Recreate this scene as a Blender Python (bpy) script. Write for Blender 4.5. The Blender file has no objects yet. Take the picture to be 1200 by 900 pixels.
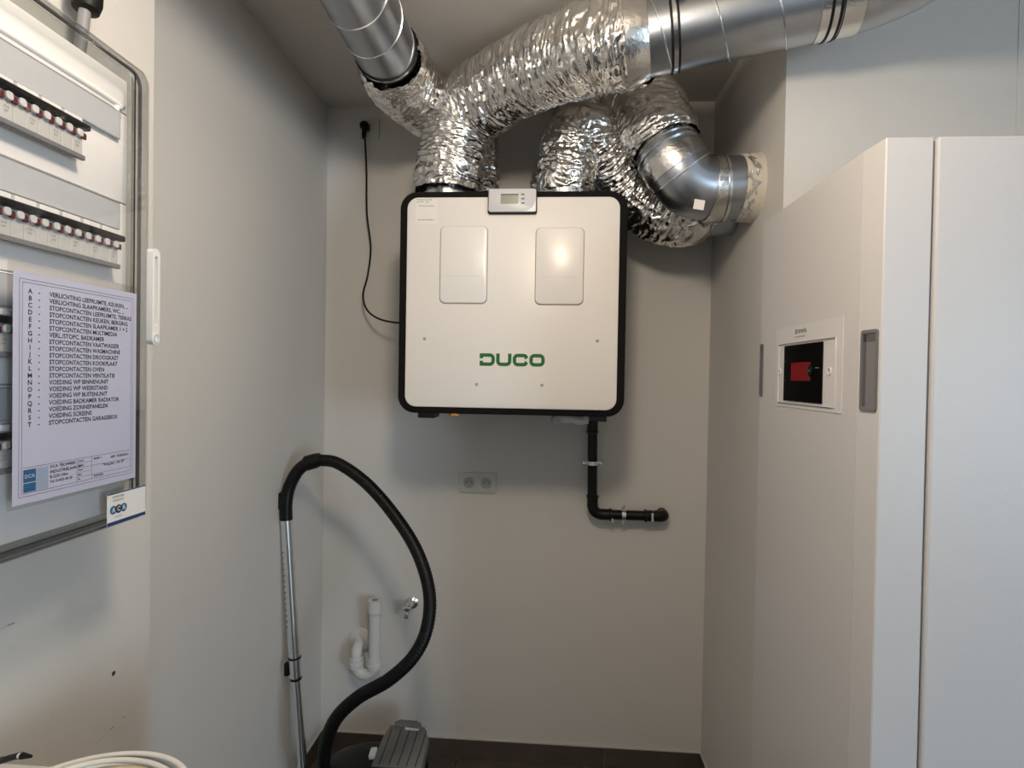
import bpy, bmesh, math, random
import numpy as np
from mathutils import Vector, Matrix
random.seed(7)
C = bpy.context.scene.collection
SC = bpy.context.scene

# ------------------------------------------------------------------ camera
F_PX = 659.59
YAW, PITCH, ROLL, CZ = 0.0657, 0.0141, 0.0167, 1.5741
_f = Vector((-math.sin(YAW)*math.cos(PITCH), math.cos(YAW)*math.cos(PITCH), -math.sin(PITCH)))
_r0 = Vector((math.cos(YAW), math.sin(YAW), 0)); _u0 = _r0.cross(_f)
_r = _r0*math.cos(ROLL) + _u0*math.sin(ROLL); _u = -_r0*math.sin(ROLL) + _u0*math.cos(ROLL)
EYE = Vector((0, 0, CZ))
cam = bpy.data.cameras.new('camera'); cam.sensor_fit = 'HORIZONTAL'; cam.sensor_width = 36
cam.lens = F_PX*36/1200; cam.clip_start = 0.02
co = bpy.data.objects.new('camera', cam); C.objects.link(co)
M = Matrix((( _r.x, _u.x, -_f.x, 0), (_r.y, _u.y, -_f.y, 0), (_r.z, _u.z, -_f.z, CZ), (0, 0, 0, 1)))
co.matrix_world = M
SC.camera = co

# ------------------------------------------------------------------ world, light, exposure
SC.view_settings.view_transform = 'Standard'; SC.view_settings.look = 'None'
SC.view_settings.gamma = 1; SC.view_settings.use_curve_mapping = False
SC.view_settings.exposure = 0.0
W = bpy.data.worlds.new('world'); SC.world = W; W.use_nodes = True
W.node_tree.nodes['Background'].inputs[0].default_value = (0.55, 0.70, 1.0, 1)
W.node_tree.nodes['Background'].inputs[1].default_value = 0.6
WIN = dict(y0=-3.7, y1=-2.3, z0=0.50, z1=2.30, x=4.00)   # the room's window, in the right wall behind the camera
def area(name, loc, rot, sx, sy, power, col):
    l = bpy.data.lights.new(name, 'AREA'); l.shape = 'RECTANGLE'; l.size = sx; l.size_y = sy
    l.energy = power; l.color = col
    o = bpy.data.objects.new(name, l); C.objects.link(o); o.location = loc; o.rotation_euler = rot
    return o
LAMP = Vector((-0.03, 0.48, 2.41))
area('daylight', (WIN['x']+0.03, (WIN['y0']+WIN['y1'])/2, (WIN['z0']+WIN['z1'])/2), (0, math.radians(90), 0),
     WIN['z1']-WIN['z0'], WIN['y1']-WIN['y0'], 118, (0.66, 0.83, 1.0))
pl_ = bpy.data.lights.new('lamp_light', 'POINT'); pl_.energy = 35; pl_.color = (1.0, 0.85, 0.69); pl_.shadow_soft_size = 0.10
po_ = bpy.data.objects.new('lamp_light', pl_); C.objects.link(po_); po_.location = LAMP

# ------------------------------------------------------------------ plan of the place (metres)
D, H = 2.2813, 2.67
XL, XR = -0.9297, 0.6335        # niche side walls
YC = 1.5984                     # wall to the right of the niche
XN, YN = -0.80, 1.085           # nearer, projecting left wall
def at(px, py, Y):              # point on the plane y = Y seen along that line of sight
    d = _f*F_PX + _r*(px-600) - _u*(py-450); return EYE + d*(Y/d.y)
def atx(px, py, X):
    d = _f*F_PX + _r*(px-600) - _u*(py-450); return EYE + d*(X/d.x)

# ------------------------------------------------------------------ materials
def mat(name, col, rough=0.5, metal=0.0, bump=0.0, bscale=200, var=0.0, vscale=8, spec=0.5, emit=None, coat=0, bdist=0.002):
    m = bpy.data.materials.new(name); m.use_nodes = True
    nt = m.node_tree; b = nt.nodes['Principled BSDF']
    b.inputs['Base Color'].default_value = (*col, 1); b.inputs['Roughness'].default_value = rough
    b.inputs['Metallic'].default_value = metal; b.inputs['Specular IOR Level'].default_value = spec
    b.inputs['Coat Weight'].default_value = coat
    tc = nt.nodes.new('ShaderNodeTexCoord')
    if var > 0:
        n = nt.nodes.new('ShaderNodeTexNoise'); n.inputs['Scale'].default_value = vscale; n.inputs['Detail'].default_value = 6
        r = nt.nodes.new('ShaderNodeMapRange'); r.inputs['To Min'].default_value = 1-var; r.inputs['To Max'].default_value = 1+var
        x = nt.nodes.new('ShaderNodeMix'); x.data_type = 'RGBA'; x.blend_type = 'MULTIPLY'; x.inputs[0].default_value = 1
        x.inputs[6].default_value = (*col, 1)
        nt.links.new(tc.outputs['Object'], n.inputs['Vector']); nt.links.new(n.outputs['Fac'], r.inputs['Value'])
        nt.links.new(r.outputs[0], x.inputs[7]); nt.links.new(x.outputs[2], b.inputs['Base Color'])
    if bump > 0:
        n = nt.nodes.new('ShaderNodeTexNoise'); n.inputs['Scale'].default_value = bscale; n.inputs['Detail'].default_value = 4
        u = nt.nodes.new('ShaderNodeBump'); u.inputs['Strength'].default_value = bump; u.inputs['Distance'].default_value = bdist
        nt.links.new(tc.outputs['Object'], n.inputs['Vector']); nt.links.new(n.outputs['Fac'], u.inputs['Height'])
        nt.links.new(u.outputs[0], b.inputs['Normal'])
    if emit:
        b.inputs['Emission Color'].default_value = (*emit[:3], 1); b.inputs['Emission Strength'].default_value = emit[3]
    return m
def clear_mat(name, tint, rough=0.04, ior=1.45, haze=0.0, hazecol=(0.5, 0.5, 0.5)):
    m = bpy.data.materials.new(name); m.use_nodes = True; nt = m.node_tree
    nt.nodes.remove(nt.nodes['Principled BSDF']); out = nt.nodes['Material Output']
    t = nt.nodes.new('ShaderNodeBsdfTransparent'); t.inputs[0].default_value = (*tint, 1)
    g = nt.nodes.new('ShaderNodeBsdfGlossy'); g.inputs['Roughness'].default_value = rough
    # reflectance by viewing angle, the same from either side of the thin sheet
    ge = nt.nodes.new('ShaderNodeNewGeometry'); dt = nt.nodes.new('ShaderNodeVectorMath'); dt.operation = 'DOT_PRODUCT'
    nt.links.new(ge.outputs['Incoming'], dt.inputs[0]); nt.links.new(ge.outputs['Normal'], dt.inputs[1])
    def mth(op, a, bb):
        q = nt.nodes.new('ShaderNodeMath'); q.operation = op
        for i, vv in enumerate((a, bb)):
            if vv is None: continue
            if isinstance(vv, (int, float)): q.inputs[i].default_value = vv
            else: nt.links.new(vv, q.inputs[i])
        return q.outputs[0]
    k = mth('POWER', mth('SUBTRACT', 1.0, mth('ABSOLUTE', dt.outputs['Value'], None)), 5.0)
    r0 = ((ior-1)/(ior+1))**2
    fo = mth('ADD', mth('MULTIPLY', k, 1-r0), r0)
    x = nt.nodes.new('ShaderNodeMixShader')
    d = nt.nodes.new('ShaderNodeBsdfDiffuse'); d.inputs[0].default_value = (*hazecol, 1)
    h = nt.nodes.new('ShaderNodeMixShader'); h.inputs[0].default_value = haze
    nt.links.new(t.outputs[0], h.inputs[1]); nt.links.new(d.outputs[0], h.inputs[2])
    nt.links.new(fo, x.inputs[0]); nt.links.new(h.outputs[0], x.inputs[1]); nt.links.new(g.outputs[0], x.inputs[2])
    nt.links.new(x.outputs[0], out.inputs[0])
    return m
m_wall = mat('wall_paint', (0.66, 0.638, 0.602), 0.75, bump=0.25, bscale=260, var=0.025, vscale=5)
m_ceil = mat('ceiling_paint', (0.62, 0.59, 0.55), 0.85, bump=0.2, bscale=200, var=0.02, vscale=4)
m_tile = mat('dark_tile', (0.085, 0.070, 0.060), 0.45, bump=0.2, bscale=60, var=0.35, vscale=14)
m_grout = mat('grout', (0.10, 0.095, 0.09), 0.9)
m_caulk = mat('caulk', (0.50, 0.48, 0.45), 0.5)
m_foil = mat('aluminium_foil', (0.80, 0.785, 0.76), 0.19, 1.0, bump=0.30, bscale=120, bdist=0.004)
m_tape = mat('foil_tape', (0.74, 0.73, 0.71), 0.22, 1.0, bump=0.5, bscale=70, bdist=0.003)
m_galv = mat('galvanised_steel', (0.44, 0.47, 0.51), 0.32, 1.0, bump=0.08, bscale=40, var=0.12, vscale=22)
m_seam = mat('steel_seam', (0.78, 0.79, 0.80), 0.25, 1.0)
m_rub = mat('black_rubber', (0.005, 0.005, 0.005), 0.5, spec=0.3)
m_steel = mat('bright_steel', (0.75, 0.76, 0.78), 0.18, 1.0)
m_chrome = mat('chrome', (0.80, 0.83, 0.86), 0.20, 1.0)
m_unit = mat('unit_white', (0.84, 0.80, 0.745), 0.33, bump=0.03, bscale=500)
m_unit2 = mat('cover_white', (0.86, 0.825, 0.775), 0.28)
m_epp = mat('black_foam', (0.006, 0.005, 0.0045), 0.8, bump=0.2, bscale=400, spec=0.2)
m_black = mat('black_plastic', (0.004, 0.004, 0.0045), 0.38, spec=0.3)
m_hose = mat('hose_black', (0.003, 0.003, 0.0035), 0.45, spec=0.28)
m_silver = mat('silver_plastic', (0.62, 0.62, 0.63), 0.35)
m_white = mat('white_plastic', (0.78, 0.78, 0.76), 0.35)
m_socket = mat('socket_white', (0.60, 0.595, 0.57), 0.45)
m_trap = mat('trap_white', (0.66, 0.66, 0.64), 0.33)
m_lcd = mat('lcd_glass', (0.26, 0.27, 0.21), 0.2)
m_dark = mat('dark_print', (0.03, 0.03, 0.035), 0.6)
m_grey = mat('grey_print', (0.22, 0.22, 0.23), 0.6)
m_shadow = mat('groove_grey', (0.30, 0.29, 0.27), 0.7)
m_green = mat('logo_green', (0.006, 0.125, 0.012), 0.5)
m_cab = mat('cabinet_white', (0.665, 0.65, 0.645), 0.38, bump=0.12, bscale=320)
m_plate = mat('plate_white', (0.72, 0.705, 0.70), 0.4)
m_handle = mat('handle_grey', (0.17, 0.17, 0.18), 0.5)
m_hdark = mat('recess_grey', (0.20, 0.195, 0.20), 0.5)
m_bscreen = mat('black_glass', (0.002, 0.002, 0.002), 0.2, spec=0.2)
m_red = mat('red_enamel', (0.20, 0.004, 0.009), 0.5, spec=0.2)
m_board = mat('board_white', (0.88, 0.87, 0.85), 0.45, var=0.02)
m_flap = mat('flap_grey', (0.47, 0.49, 0.51), 0.35)
m_brk = mat('breaker_grey', (0.50, 0.50, 0.48), 0.45)
m_knob = mat('breaker_knob', (0.58, 0.57, 0.55), 0.4)
m_darkred = mat('breaker_red', (0.10, 0.012, 0.015), 0.4)
m_paper = mat('paper', (0.57, 0.60, 0.78), 0.6)
m_navy = mat('navy_print', (0.012, 0.045, 0.14), 0.5)
m_blue = mat('blue_print', (0.02, 0.14, 0.30), 0.5)
m_pale = mat('pale_blue_print', (0.36, 0.45, 0.62), 0.5)
m_clear = clear_mat('smoked_clear_plastic', (0.985, 0.985, 0.99))
m_smoke = clear_mat('smoked_edge_plastic', (0.78, 0.79, 0.78), 0.12)
m_sleeve = clear_mat('clear_sleeve', (0.93, 0.92, 0.91), 0.25)
m_cable = mat('white_cable', (0.74, 0.73, 0.70), 0.35)
m_cream = mat('cream_cable', (0.58, 0.49, 0.30), 0.4)
m_amber = mat('amber_plastic', (0.45, 0.25, 0.03), 0.4)
m_vgrey = mat('vacuum_grey', (0.14, 0.135, 0.125), 0.42)
m_conduit = mat('grey_conduit', (0.25, 0.25, 0.26), 0.5)
m_wood = mat('storage_white', (0.62, 0.62, 0.60), 0.5)
m_frame = mat('window_white', (0.75, 0.75, 0.75), 0.4)
m_glass = clear_mat('window_glass', (0.97, 0.98, 0.98))

# ------------------------------------------------------------------ helpers
def wloc(o):
    v = Vector((0, 0, 0))
    while o is not None: v += o.location; o = o.parent
    return v
def obj(name, bm, m, parent=None, smooth=False, ang=35):
    if parent is not None:
        bmesh.ops.translate(bm, verts=bm.verts, vec=-wloc(parent))
    me = bpy.data.meshes.new(name); bm.normal_update(); bm.to_mesh(me); bm.free()
    me.materials.append(m)
    if smooth:
        for p in me.polygons: p.use_smooth = len(p.vertices) <= 4
        if ang: me.set_sharp_from_angle(angle=math.radians(ang))
    o = bpy.data.objects.new(name, me); C.objects.link(o)
    if parent is not None: o.parent = parent
    return o
def tag(o, label, cat, group=None):
    o['label'] = label; o['category'] = cat
    if group: o['group'] = group
    return o
def thing(name, label, cat, loc, group=None):
    o = bpy.data.objects.new(name, None); C.objects.link(o); o.location = loc; o.empty_display_size = 0.05
    return tag(o, label, cat, group)
def struct(name, bm, m, parent=None):
    o = obj(name, bm, m, parent)
    if parent is None: o['kind'] = 'structure'
    return o
def BM(): return bmesh.new()
def fr(o, X, Y, N):
    X, Y, N = Vector(X).normalized(), Vector(Y).normalized(), Vector(N).normalized()
    return Matrix(((X.x, Y.x, N.x, o[0]), (X.y, Y.y, N.y, o[1]), (X.z, Y.z, N.z, o[2]), (0, 0, 0, 1)))
def F_front(o): return fr(o, (1, 0, 0), (0, 0, 1), (0, -1, 0))      # faces the camera side (-y)
def F_left(o): return fr(o, (0, -1, 0), (0, 0, 1), (-1, 0, 0))      # faces -x
def F_right(o): return fr(o, (0, 1, 0), (0, 0, 1), (1, 0, 0))       # faces +x
def box(bm, x0, x1, y0, y1, z0, z1, bev=0, seg=2, mtx=None):
    r = bmesh.ops.create_cube(bm, size=1); vs = r['verts']
    for v in vs:
        v.co = Vector(((x0+x1)/2+v.co.x*(x1-x0), (y0+y1)/2+v.co.y*(y1-y0), (z0+z1)/2+v.co.z*(z1-z0)))
    es = list({e for v in vs for e in v.link_edges})
    if bev > 0:
        r = bmesh.ops.bevel(bm, geom=es, offset=bev, segments=seg, affect='EDGES', profile=0.5)
        vs = list({v for f in r['faces'] for v in f.verts} | {v for v in vs if v.is_valid})
    if mtx is not None:
        bmesh.ops.transform(bm, matrix=mtx, verts=[v for v in vs if v.is_valid])
    return bm
def rrect(w, h, r, n=6, cx=0, cy=0):
    pts = []
    rs = r if isinstance(r, (tuple, list)) else (r, r, r, r)      # TR, TL, BL, BR
    for k, (sx, sy) in enumerate(((1, 1), (-1, 1), (-1, -1), (1, -1))):
        q = rs[k]; ox, oy = cx+sx*(w/2-q), cy+sy*(h/2-q); a0 = k*math.pi/2
        if q <= 1e-6: pts.append((ox, oy)); continue
        for i in range(n+1):
            a = a0+i/n*math.pi/2; pts.append((ox+q*math.cos(a), oy+q*math.sin(a)))
    return pts
def prism(bm, pts, z0, z1, mtx, bev=0):
    """outline in the frame's XY, from z0 (back) to z1 (front), optional small front bevel"""
    lv = [(z0, 0), (z1-bev, 0)] + ([(z1-bev*0.3, bev*0.35), (z1, bev)] if bev > 0 else [])
    if bev <= 0: lv = [(z0, 0), (z1, 0)]
    cx = sum(p[0] for p in pts)/len(pts); cy = sum(p[1] for p in pts)/len(pts)
    wx = max(abs(p[0]-cx) for p in pts); wy = max(abs(p[1]-cy) for p in pts)
    rings = []
    for z, s in lv:
        rings.append([bm.verts.new(mtx @ Vector((cx+(x-cx)*(1-s/wx), cy+(y-cy)*(1-s/wy), z))) for x, y in pts])
    n = len(pts)
    for a, b in zip(rings, rings[1:]):
        for i in range(n): bm.faces.new((a[i], a[(i+1) % n], b[(i+1) % n], b[i]))
    bm.faces.new(rings[0][::-1]); bm.faces.new(rings[-1])
    return bm
def ringprism(bm, outer, inner, z0, z1, mtx):
    n = len(outer)
    V = lambda pts, z: [bm.verts.new(mtx @ Vector((x, y, z))) for x, y in pts]
    o0, o1, i0, i1 = V(outer, z0), V(outer, z1), V(inner, z0), V(inner, z1)
    for i in range(n):
        j = (i+1) % n
        bm.faces.new((o0[i], o0[j], o1[j], o1[i])); bm.faces.new((i1[i], i1[j], i0[j], i0[i]))
        bm.faces.new((o1[i], o1[j], i1[j], i1[i])); bm.faces.new((i0[i], i0[j], o0[j], o0[i]))
    return bm
def catmull(P, step):
    P = [Vector(p) for p in P]; Q = [2*P[0]-P[1]]+P+[2*P[-1]-P[-2]]
    out = []
    for i in range(1, len(Q)-2):
        p0, p1, p2, p3 = Q[i-1], Q[i], Q[i+1], Q[i+2]
        n = max(2, int((p2-p1).length/step*1.3))
        for k in range(n):
            t = k/n
            out.append(0.5*((2*p1)+(p2-p0)*t+(2*p0-5*p1+4*p2-p3)*t*t+(3*p1-p0-3*p2+p3)*t**3))
    out.append(P[-1])
    # resample evenly
    L = [0]
    for a, b in zip(out, out[1:]): L.append(L[-1]+(b-a).length)
    n = max(2, int(round(L[-1]/step))); res = []; j = 0
    for k in range(n+1):
        s = L[-1]*k/n
        while j < len(L)-2 and L[j+1] < s: j += 1
        t = (s-L[j])/max(1e-9, L[j+1]-L[j]); res.append(out[j].lerp(out[j+1], min(1, max(0, t))))
    return res, L[-1]
def frames(pts):
    T = []
    for i in range(len(pts)):
        a, b = pts[max(0, i-1)], pts[min(len(pts)-1, i+1)]; T.append((b-a).normalized())
    u = Vector((0, 0, 1)) if abs(T[0].z) < 0.8 else Vector((1, 0, 0))
    N = []; u = (u-T[0]*u.dot(T[0])).normalized()
    for t in T:
        u = (u-t*u.dot(t)).normalized(); N.append((u, t.cross(u)))
    return T, N
def tube(bm, pts, r, n=16, caps=True, step=None, closed=False):
    if step: pts, _ = catmull(pts, step)
    pts = [Vector(p) for p in pts]; T, N = frames(pts)
    rf = r if callable(r) else (lambda t: r)
    rings = []
    for i, p in enumerate(pts):
        rr = rf(i/(len(pts)-1)); u, v = N[i]
        rings.append([bm.verts.new(p+(u*math.cos(2*math.pi*k/n)+v*math.sin(2*math.pi*k/n))*rr) for k in range(n)])
    for a, b in zip(rings, rings[1:]):
        for k in range(n): bm.faces.new((a[k], a[(k+1) % n], b[(k+1) % n], b[k]))
    if caps: bm.faces.new(rings[0][::-1]); bm.faces.new(rings[-1])
    return bm
def lathe(bm, prof, o, axis, n=32, caps=True):
    """prof: (distance along axis, radius)"""
    a = Vector(axis).normalized(); u = Vector((0, 0, 1)) if abs(a.z) < 0.8 else Vector((1, 0, 0))
    u = (u-a*u.dot(a)).normalized(); v = a.cross(u); o = Vector(o); rings = []
    for s, r in prof:
        rings.append([bm.verts.new(o+a*s+(u*math.cos(2*math.pi*k/n)+v*math.sin(2*math.pi*k/n))*max(r, 1e-5)) for k in range(n)])
    for p, q in zip(rings, rings[1:]):
        for k in range(n): bm.faces.new((p[k], p[(k+1) % n], q[(k+1) % n], q[k]))
    if caps: bm.faces.new(rings[0][::-1]); bm.faces.new(rings[-1])
    return bm
def text_bm(lines, mtx, bm=None, depth=0.0002, bold=0.018):
    """lines: (string, size, x, y, align, xscale) -> filled letter outlines in the frame's XY"""
    bm = bm or BM(); dg = bpy.context.evaluated_depsgraph_get()
    for s, size, x, y, al, xs in lines:
        cu = bpy.data.curves.new('t', 'FONT'); cu.body = s; cu.size = size; cu.align_x = al; cu.resolution_u = 2; cu.offset = size*bold
        o = bpy.data.objects.new('t', cu); C.objects.link(o)
        dg.update(); me = bpy.data.meshes.new_from_object(o.evaluated_get(dg))
        me.transform(mtx @ Matrix.Translation((x, y, depth)) @ Matrix.Diagonal((xs, 1, 1, 1)))
        bm.from_mesh(me); bpy.data.meshes.remove(me); bpy.data.objects.remove(o); bpy.data.curves.remove(cu)
    return bm
def line_bm(bm, rects, mtx, z=0.0003):
    for x0, x1, y0, y1 in rects:
        bm.faces.new([bm.verts.new(mtx @ Vector(p)) for p in ((x0, y0, z), (x1, y0, z), (x1, y1, z), (x0, y1, z))])
    return bm

# ---- numpy noise for the crumpled foil
_rng = np.random.RandomState(3); _perm = _rng.permutation(256); _perm = np.concatenate([_perm, _perm, _perm]); _val = _rng.rand(256)*2-1
def vnoise(x, y, z):
    xi, yi, zi = [np.floor(a).astype(int) for a in (x, y, z)]
    xf, yf, zf = x-xi, y-yi, z-zi
    s = lambda t: t*t*(3-2*t)
    u, v, w = s(xf), s(yf), s(zf); xi &= 255; yi &= 255; zi &= 255
    def h(i, j, k): return _val[_perm[_perm[_perm[(xi+i) & 255]+((yi+j) & 255)]+((zi+k) & 255)] & 255]
    l = lambda a, b, t: a+(b-a)*t
    return l(l(l(h(0,0,0), h(1,0,0), u), l(h(0,1,0), h(1,1,0), u), v), l(l(h(0,0,1), h(1,0,1), u), l(h(0,1,1), h(1,1,1), u), v), w)
def foil_duct(name, P, r, parent, seed=0, step=0.0027, n=210, amp=1.0, r_ends=(1, 1), m=None):
    pts, L = catmull(P, step); T, N = frames(pts); k = len(pts)
    Pn = np.array(pts); U = np.array([a for a, b in N]); V = np.array([b for a, b in N])
    s = np.linspace(0, L, k)[:, None]; th = np.linspace(0, 2*np.pi, n, endpoint=False)[None, :]
    c, q = np.cos(th), np.sin(th); S = s+0*th; c = c+0*s; q = q+0*s
    warp = 0.012*vnoise(c*1.6+seed, q*1.6, S*14)
    a = vnoise((S+warp)*75+seed*7, c*1.5, q*1.5)
    b = vnoise((S+warp)*130+seed*3, c*4.0+5, q*4.0)
    d = vnoise((S+warp*1.5)*45+c*3, c*5+seed, q*5+9)
    e = vnoise(S*8+seed, c*1.4, q*1.4)
    g = vnoise((S+warp)*230+c*9, c*11+seed, q*11+3)
    rr = r + amp*(0.0050*(1-2*np.abs(a)) + 0.0034*(1-2*np.abs(b)) + 0.0050*(0.5-np.abs(d)) + 0.0020*(0.5-np.abs(g)) + 0.006*e) - 0.004
    t = s/L
    env = 1-(1-r_ends[0])*np.exp(-(t*L/0.03)**2)-(1-r_ends[1])*np.exp(-(((1-t)*L)/0.03)**2)
    rr = rr*env
    X = Pn[:, None, :]+U[:, None, :]*(rr*c)[..., None]+V[:, None, :]*(rr*q)[..., None]
    X -= np.array(wloc(parent))
    idx = np.arange(k*n).reshape(k, n); A = idx[:-1]; B = idx[1:]
    faces = np.stack([A, np.roll(A, -1, 1), np.roll(B, -1, 1), B], -1).reshape(-1, 4)
    me = bpy.data.meshes.new(name); nf = len(faces)
    me.vertices.add(k*n); me.vertices.foreach_set('co', X.reshape(-1).astype(np.float32))
    me.loops.add(nf*4); me.loops.foreach_set('vertex_index', faces.reshape(-1).astype(np.int32))
    me.polygons.add(nf); me.polygons.foreach_set('loop_start', np.arange(0, nf*4, 4, dtype=np.int32))
    me.update(calc_edges=True); me.materials.append(m or m_foil)
    for p in me.polygons: p.use_smooth = True
    o = bpy.data.objects.new(name, me); C.objects.link(o); o.parent = parent
    return o

# ================================================================== THE SETTING
R2 = WIN['x']; YB = -4.3; w = WIN
b = BM(); box(b, XN-0.25, R2+0.12, YB-0.12, D+0.12, -0.12, -0.012); floor = struct('floor', b, m_grout)
b = BM(); box(b, XN-0.25, R2+0.12, YB-0.12, D+0.12, H, H+0.12); struct('ceiling', b, m_ceil)
b = BM(); box(b, XL-0.12, XR+0.12, D, D+0.12, -0.012, H); struct('wall_back', b, m_wall)
b = BM(); box(b, XL-0.12, XL, YN-0.1, D, -0.012, H); struct('wall_left', b, m_wall)
b = BM(); box(b, XN-0.25, XN, YB, YN, -0.012, H); struct('wall_left_near', b, m_wall)
# pencil marks, a scuff and a drill hole on the near left wall
marks = BM(); Fw = F_right((XN, 0, 0))
def wm(px, py): p = atx(px, py, XN+0.0005); return (p.y, p.z)
def stroke(bm, a, c, w, F, z=0.0006):
    a, c = Vector((*a, z)), Vector((*c, z)); t = (c-a).normalized(); nrm = Vector((-t.y, t.x, 0))*w/2
    bm.faces.new([bm.verts.new(F @ p) for p in (a-nrm, c-nrm, c+nrm, a+nrm)])
stroke(marks, wm(9, 733), wm(17, 730), 0.0016, Fw); stroke(marks, wm(0, 738), wm(9, 733), 0.0005, Fw)
stroke(marks, wm(129, 855), wm(134, 851), 0.0016, Fw); stroke(marks, wm(144, 842), wm(147, 839), 0.0016, Fw)
stroke(marks, wm(112, 872), wm(129, 855), 0.0003, Fw); stroke(marks, wm(118, 875), wm(144, 848), 0.0003, Fw)
wl = bpy.data.objects['wall_left_near']
obj('pencil_mark', marks, m_grey, wl)
b = BM(); p = atx(133, 789, XN); lathe(b, [(-0.001, 0.0042), (0.0006, 0.0042), (0.0008, 0.003)], p, (1, 0, 0), 12)
obj('drill_hole', b, m_dark, wl)
b = BM(); box(b, XR, XR+0.12, YC+0.1, D, -0.012, H); struct('wall_right', b, m_wall)
b = BM(); box(b, XR, R2, YC, YC+0.1, -0.012, H); box(b, 1.232, R2, YC-0.002, YC, -0.012, H); struct('wall_right_front', b, m_wall)
b = BM(); box(b, R2, R2+0.12, YB, w['y0'], -0.012, H); box(b, R2, R2+0.12, w['y1'], YC+0.1, -0.012, H)
box(b, R2, R2+0.12, w['y0'], w['y1'], -0.012, w['z0']); box(b, R2, R2+0.12, w['y0'], w['y1'], w['z1'], H); struct('wall_right_near', b, m_wall)
b = BM(); box(b, XN-0.25, R2+0.12, YB-0.12, YB, -0.012, H); struct('wall_rear', b, m_wall)
win = BM(); cyw, czw = (w['y0']+w['y1'])/2, (w['z0']+w['z1'])/2; ww, wh = w['y1']-w['y0'], w['z1']-w['z0']
Fq = fr((R2+0.08, cyw, czw), (0, 1, 0), (0, 0, 1), (1, 0, 0))
ringprism(win, rrect(ww, wh, 0), rrect(ww-0.12, wh-0.12, 0), -0.03, 0.03, Fq)
wn = struct('window_1', win, m_frame)
b = BM(); box(b, R2+0.05, R2+0.11, cyw-0.025, cyw+0.025, w['z0']+0.05, w['z1']-0.05); obj('mullion', b, m_frame, wn)
b = BM(); box(b, R2+0.078, R2+0.082, w['y0']+0.05, w['y1']-0.05, w['z0']+0.05, w['z1']-0.05); obj('pane', b, m_glass, wn)

# floor tiles, each a piece of the floor
tx, ty = 0.60, 0.60; j = 0.0015
x = 0.25-3*tx
tile_meshes = {}
def floor_tile(x0, x1, y0, y1):
    if x1-x0 < 0.02 or y1-y0 < 0.02: return
    key = (round(x1-x0, 4), round(y1-y0, 4))
    if key not in tile_meshes:
        bb = BM(); box(bb, j, x1-x0-j, j, y1-y0-j, -0.012, 0, 0.001, 1)
        me = bpy.data.meshes.new('floor_tile'); bb.to_mesh(me); bb.free(); me.materials.append(m_tile); tile_meshes[key] = me
    o = bpy.data.objects.new('floor_tile', tile_meshes[key]); C.objects.link(o); o.parent = floor; o.location = (x0, y0, 0)
ys = [D-0.008-0.30+0.60-0.60*k for k in range(0, 13)]
def tiles_in(X0, X1, Y0, Y1):
    xs = [0.25+0.6*k for k in range(-4, 8)]
    for a in xs:
        for c in ys:
            floor_tile(max(a, X0), min(a+0.6, X1), max(c-0.6, Y0), min(c, Y1))
tiles_in(XL, XR, YC, D); tiles_in(XL, XN, YN, YC); tiles_in(XN, R2, YB, YC)
# tile baseboards
def baseboard(name, pts, z=0.078, t=0.009):
    """pts: wall line from a to b, room side on the left of a->b"""
    a, c, nrm = Vector(pts[0]), Vector(pts[1]), Vector(pts[2]); L = (c-a).length; d = (c-a)/L
    cb = BM(); F = fr((a.x, a.y, 0), (d.x, d.y, 0), (0, 0, 1), (nrm.x, nrm.y, 0))
    prism(cb, [(0, z), (L, z), (L, z+0.003), (0, z+0.003)], 0, t*0.8, F)
    base = struct(name, cb, m_caulk)
    s = pts[3] if len(pts) > 3 else 0
    cuts = [0]+[q for q in [s+0.6*k for k in range(-2, 9)] if 0.02 < q < L-0.02]+[L]
    for u, v in zip(cuts, cuts[1:]):
        tb = BM(); prism(tb, [(u+0.001, 0.001), (v-0.001, 0.001), (v-0.001, z), (u+0.001, z)], 0, t, F)
        obj('tile', tb, m_tile, base)
baseboard('baseboard_back', [(XL, D), (XR, D), (0, -1), 0.58])
baseboard('baseboard_left', [(XL, D-0.01), (XL, YN), (1, 0), 0.35])
baseboard('baseboard_right', [(XR, D-0.01), (XR, YC), (-1, 0), 0.3])
baseboard('baseboard_left_near', [(XN, YN), (XN, YB), (1, 0), 0.3])

# pendant lamp (above the camera, out of the frame): the room's warm light
t = thing('pendant_lamp', 'short white pendant lamp with a bare glass bulb above the camera', 'lamp', (LAMP.x, LAMP.y, H))
b = BM(); lathe(b, [(0, 0.05), (0.02, 0.05), (0.028, 0.02)], (LAMP.x, LAMP.y, H), (0, 0, -1), 32); obj('ceiling_rose', b, m_white, t, True)
b = BM(); tube(b, [(LAMP.x, LAMP.y, H-0.02), (LAMP.x, LAMP.y, LAMP.z+0.12)], 0.004, 10); lathe(b, [(0, 0.012), (0.05, 0.02), (0.052, 0.018)], (LAMP.x, LAMP.y, LAMP.z+0.13), (0, 0, -1), 20); obj('holder', b, m_white, t, True)
b = BM(); lathe(b, [(0.085*(1-math.cos(a_))/2*2-0.085, 0.072*math.sin(a_)) for a_ in np.linspace(0.05, math.pi-0.05, 18)], LAMP, (0, 0, 1), 32); gb = obj('bulb', b, clear_mat('bulb_glass', (0.99, 0.99, 0.98)), t, True)

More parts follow.
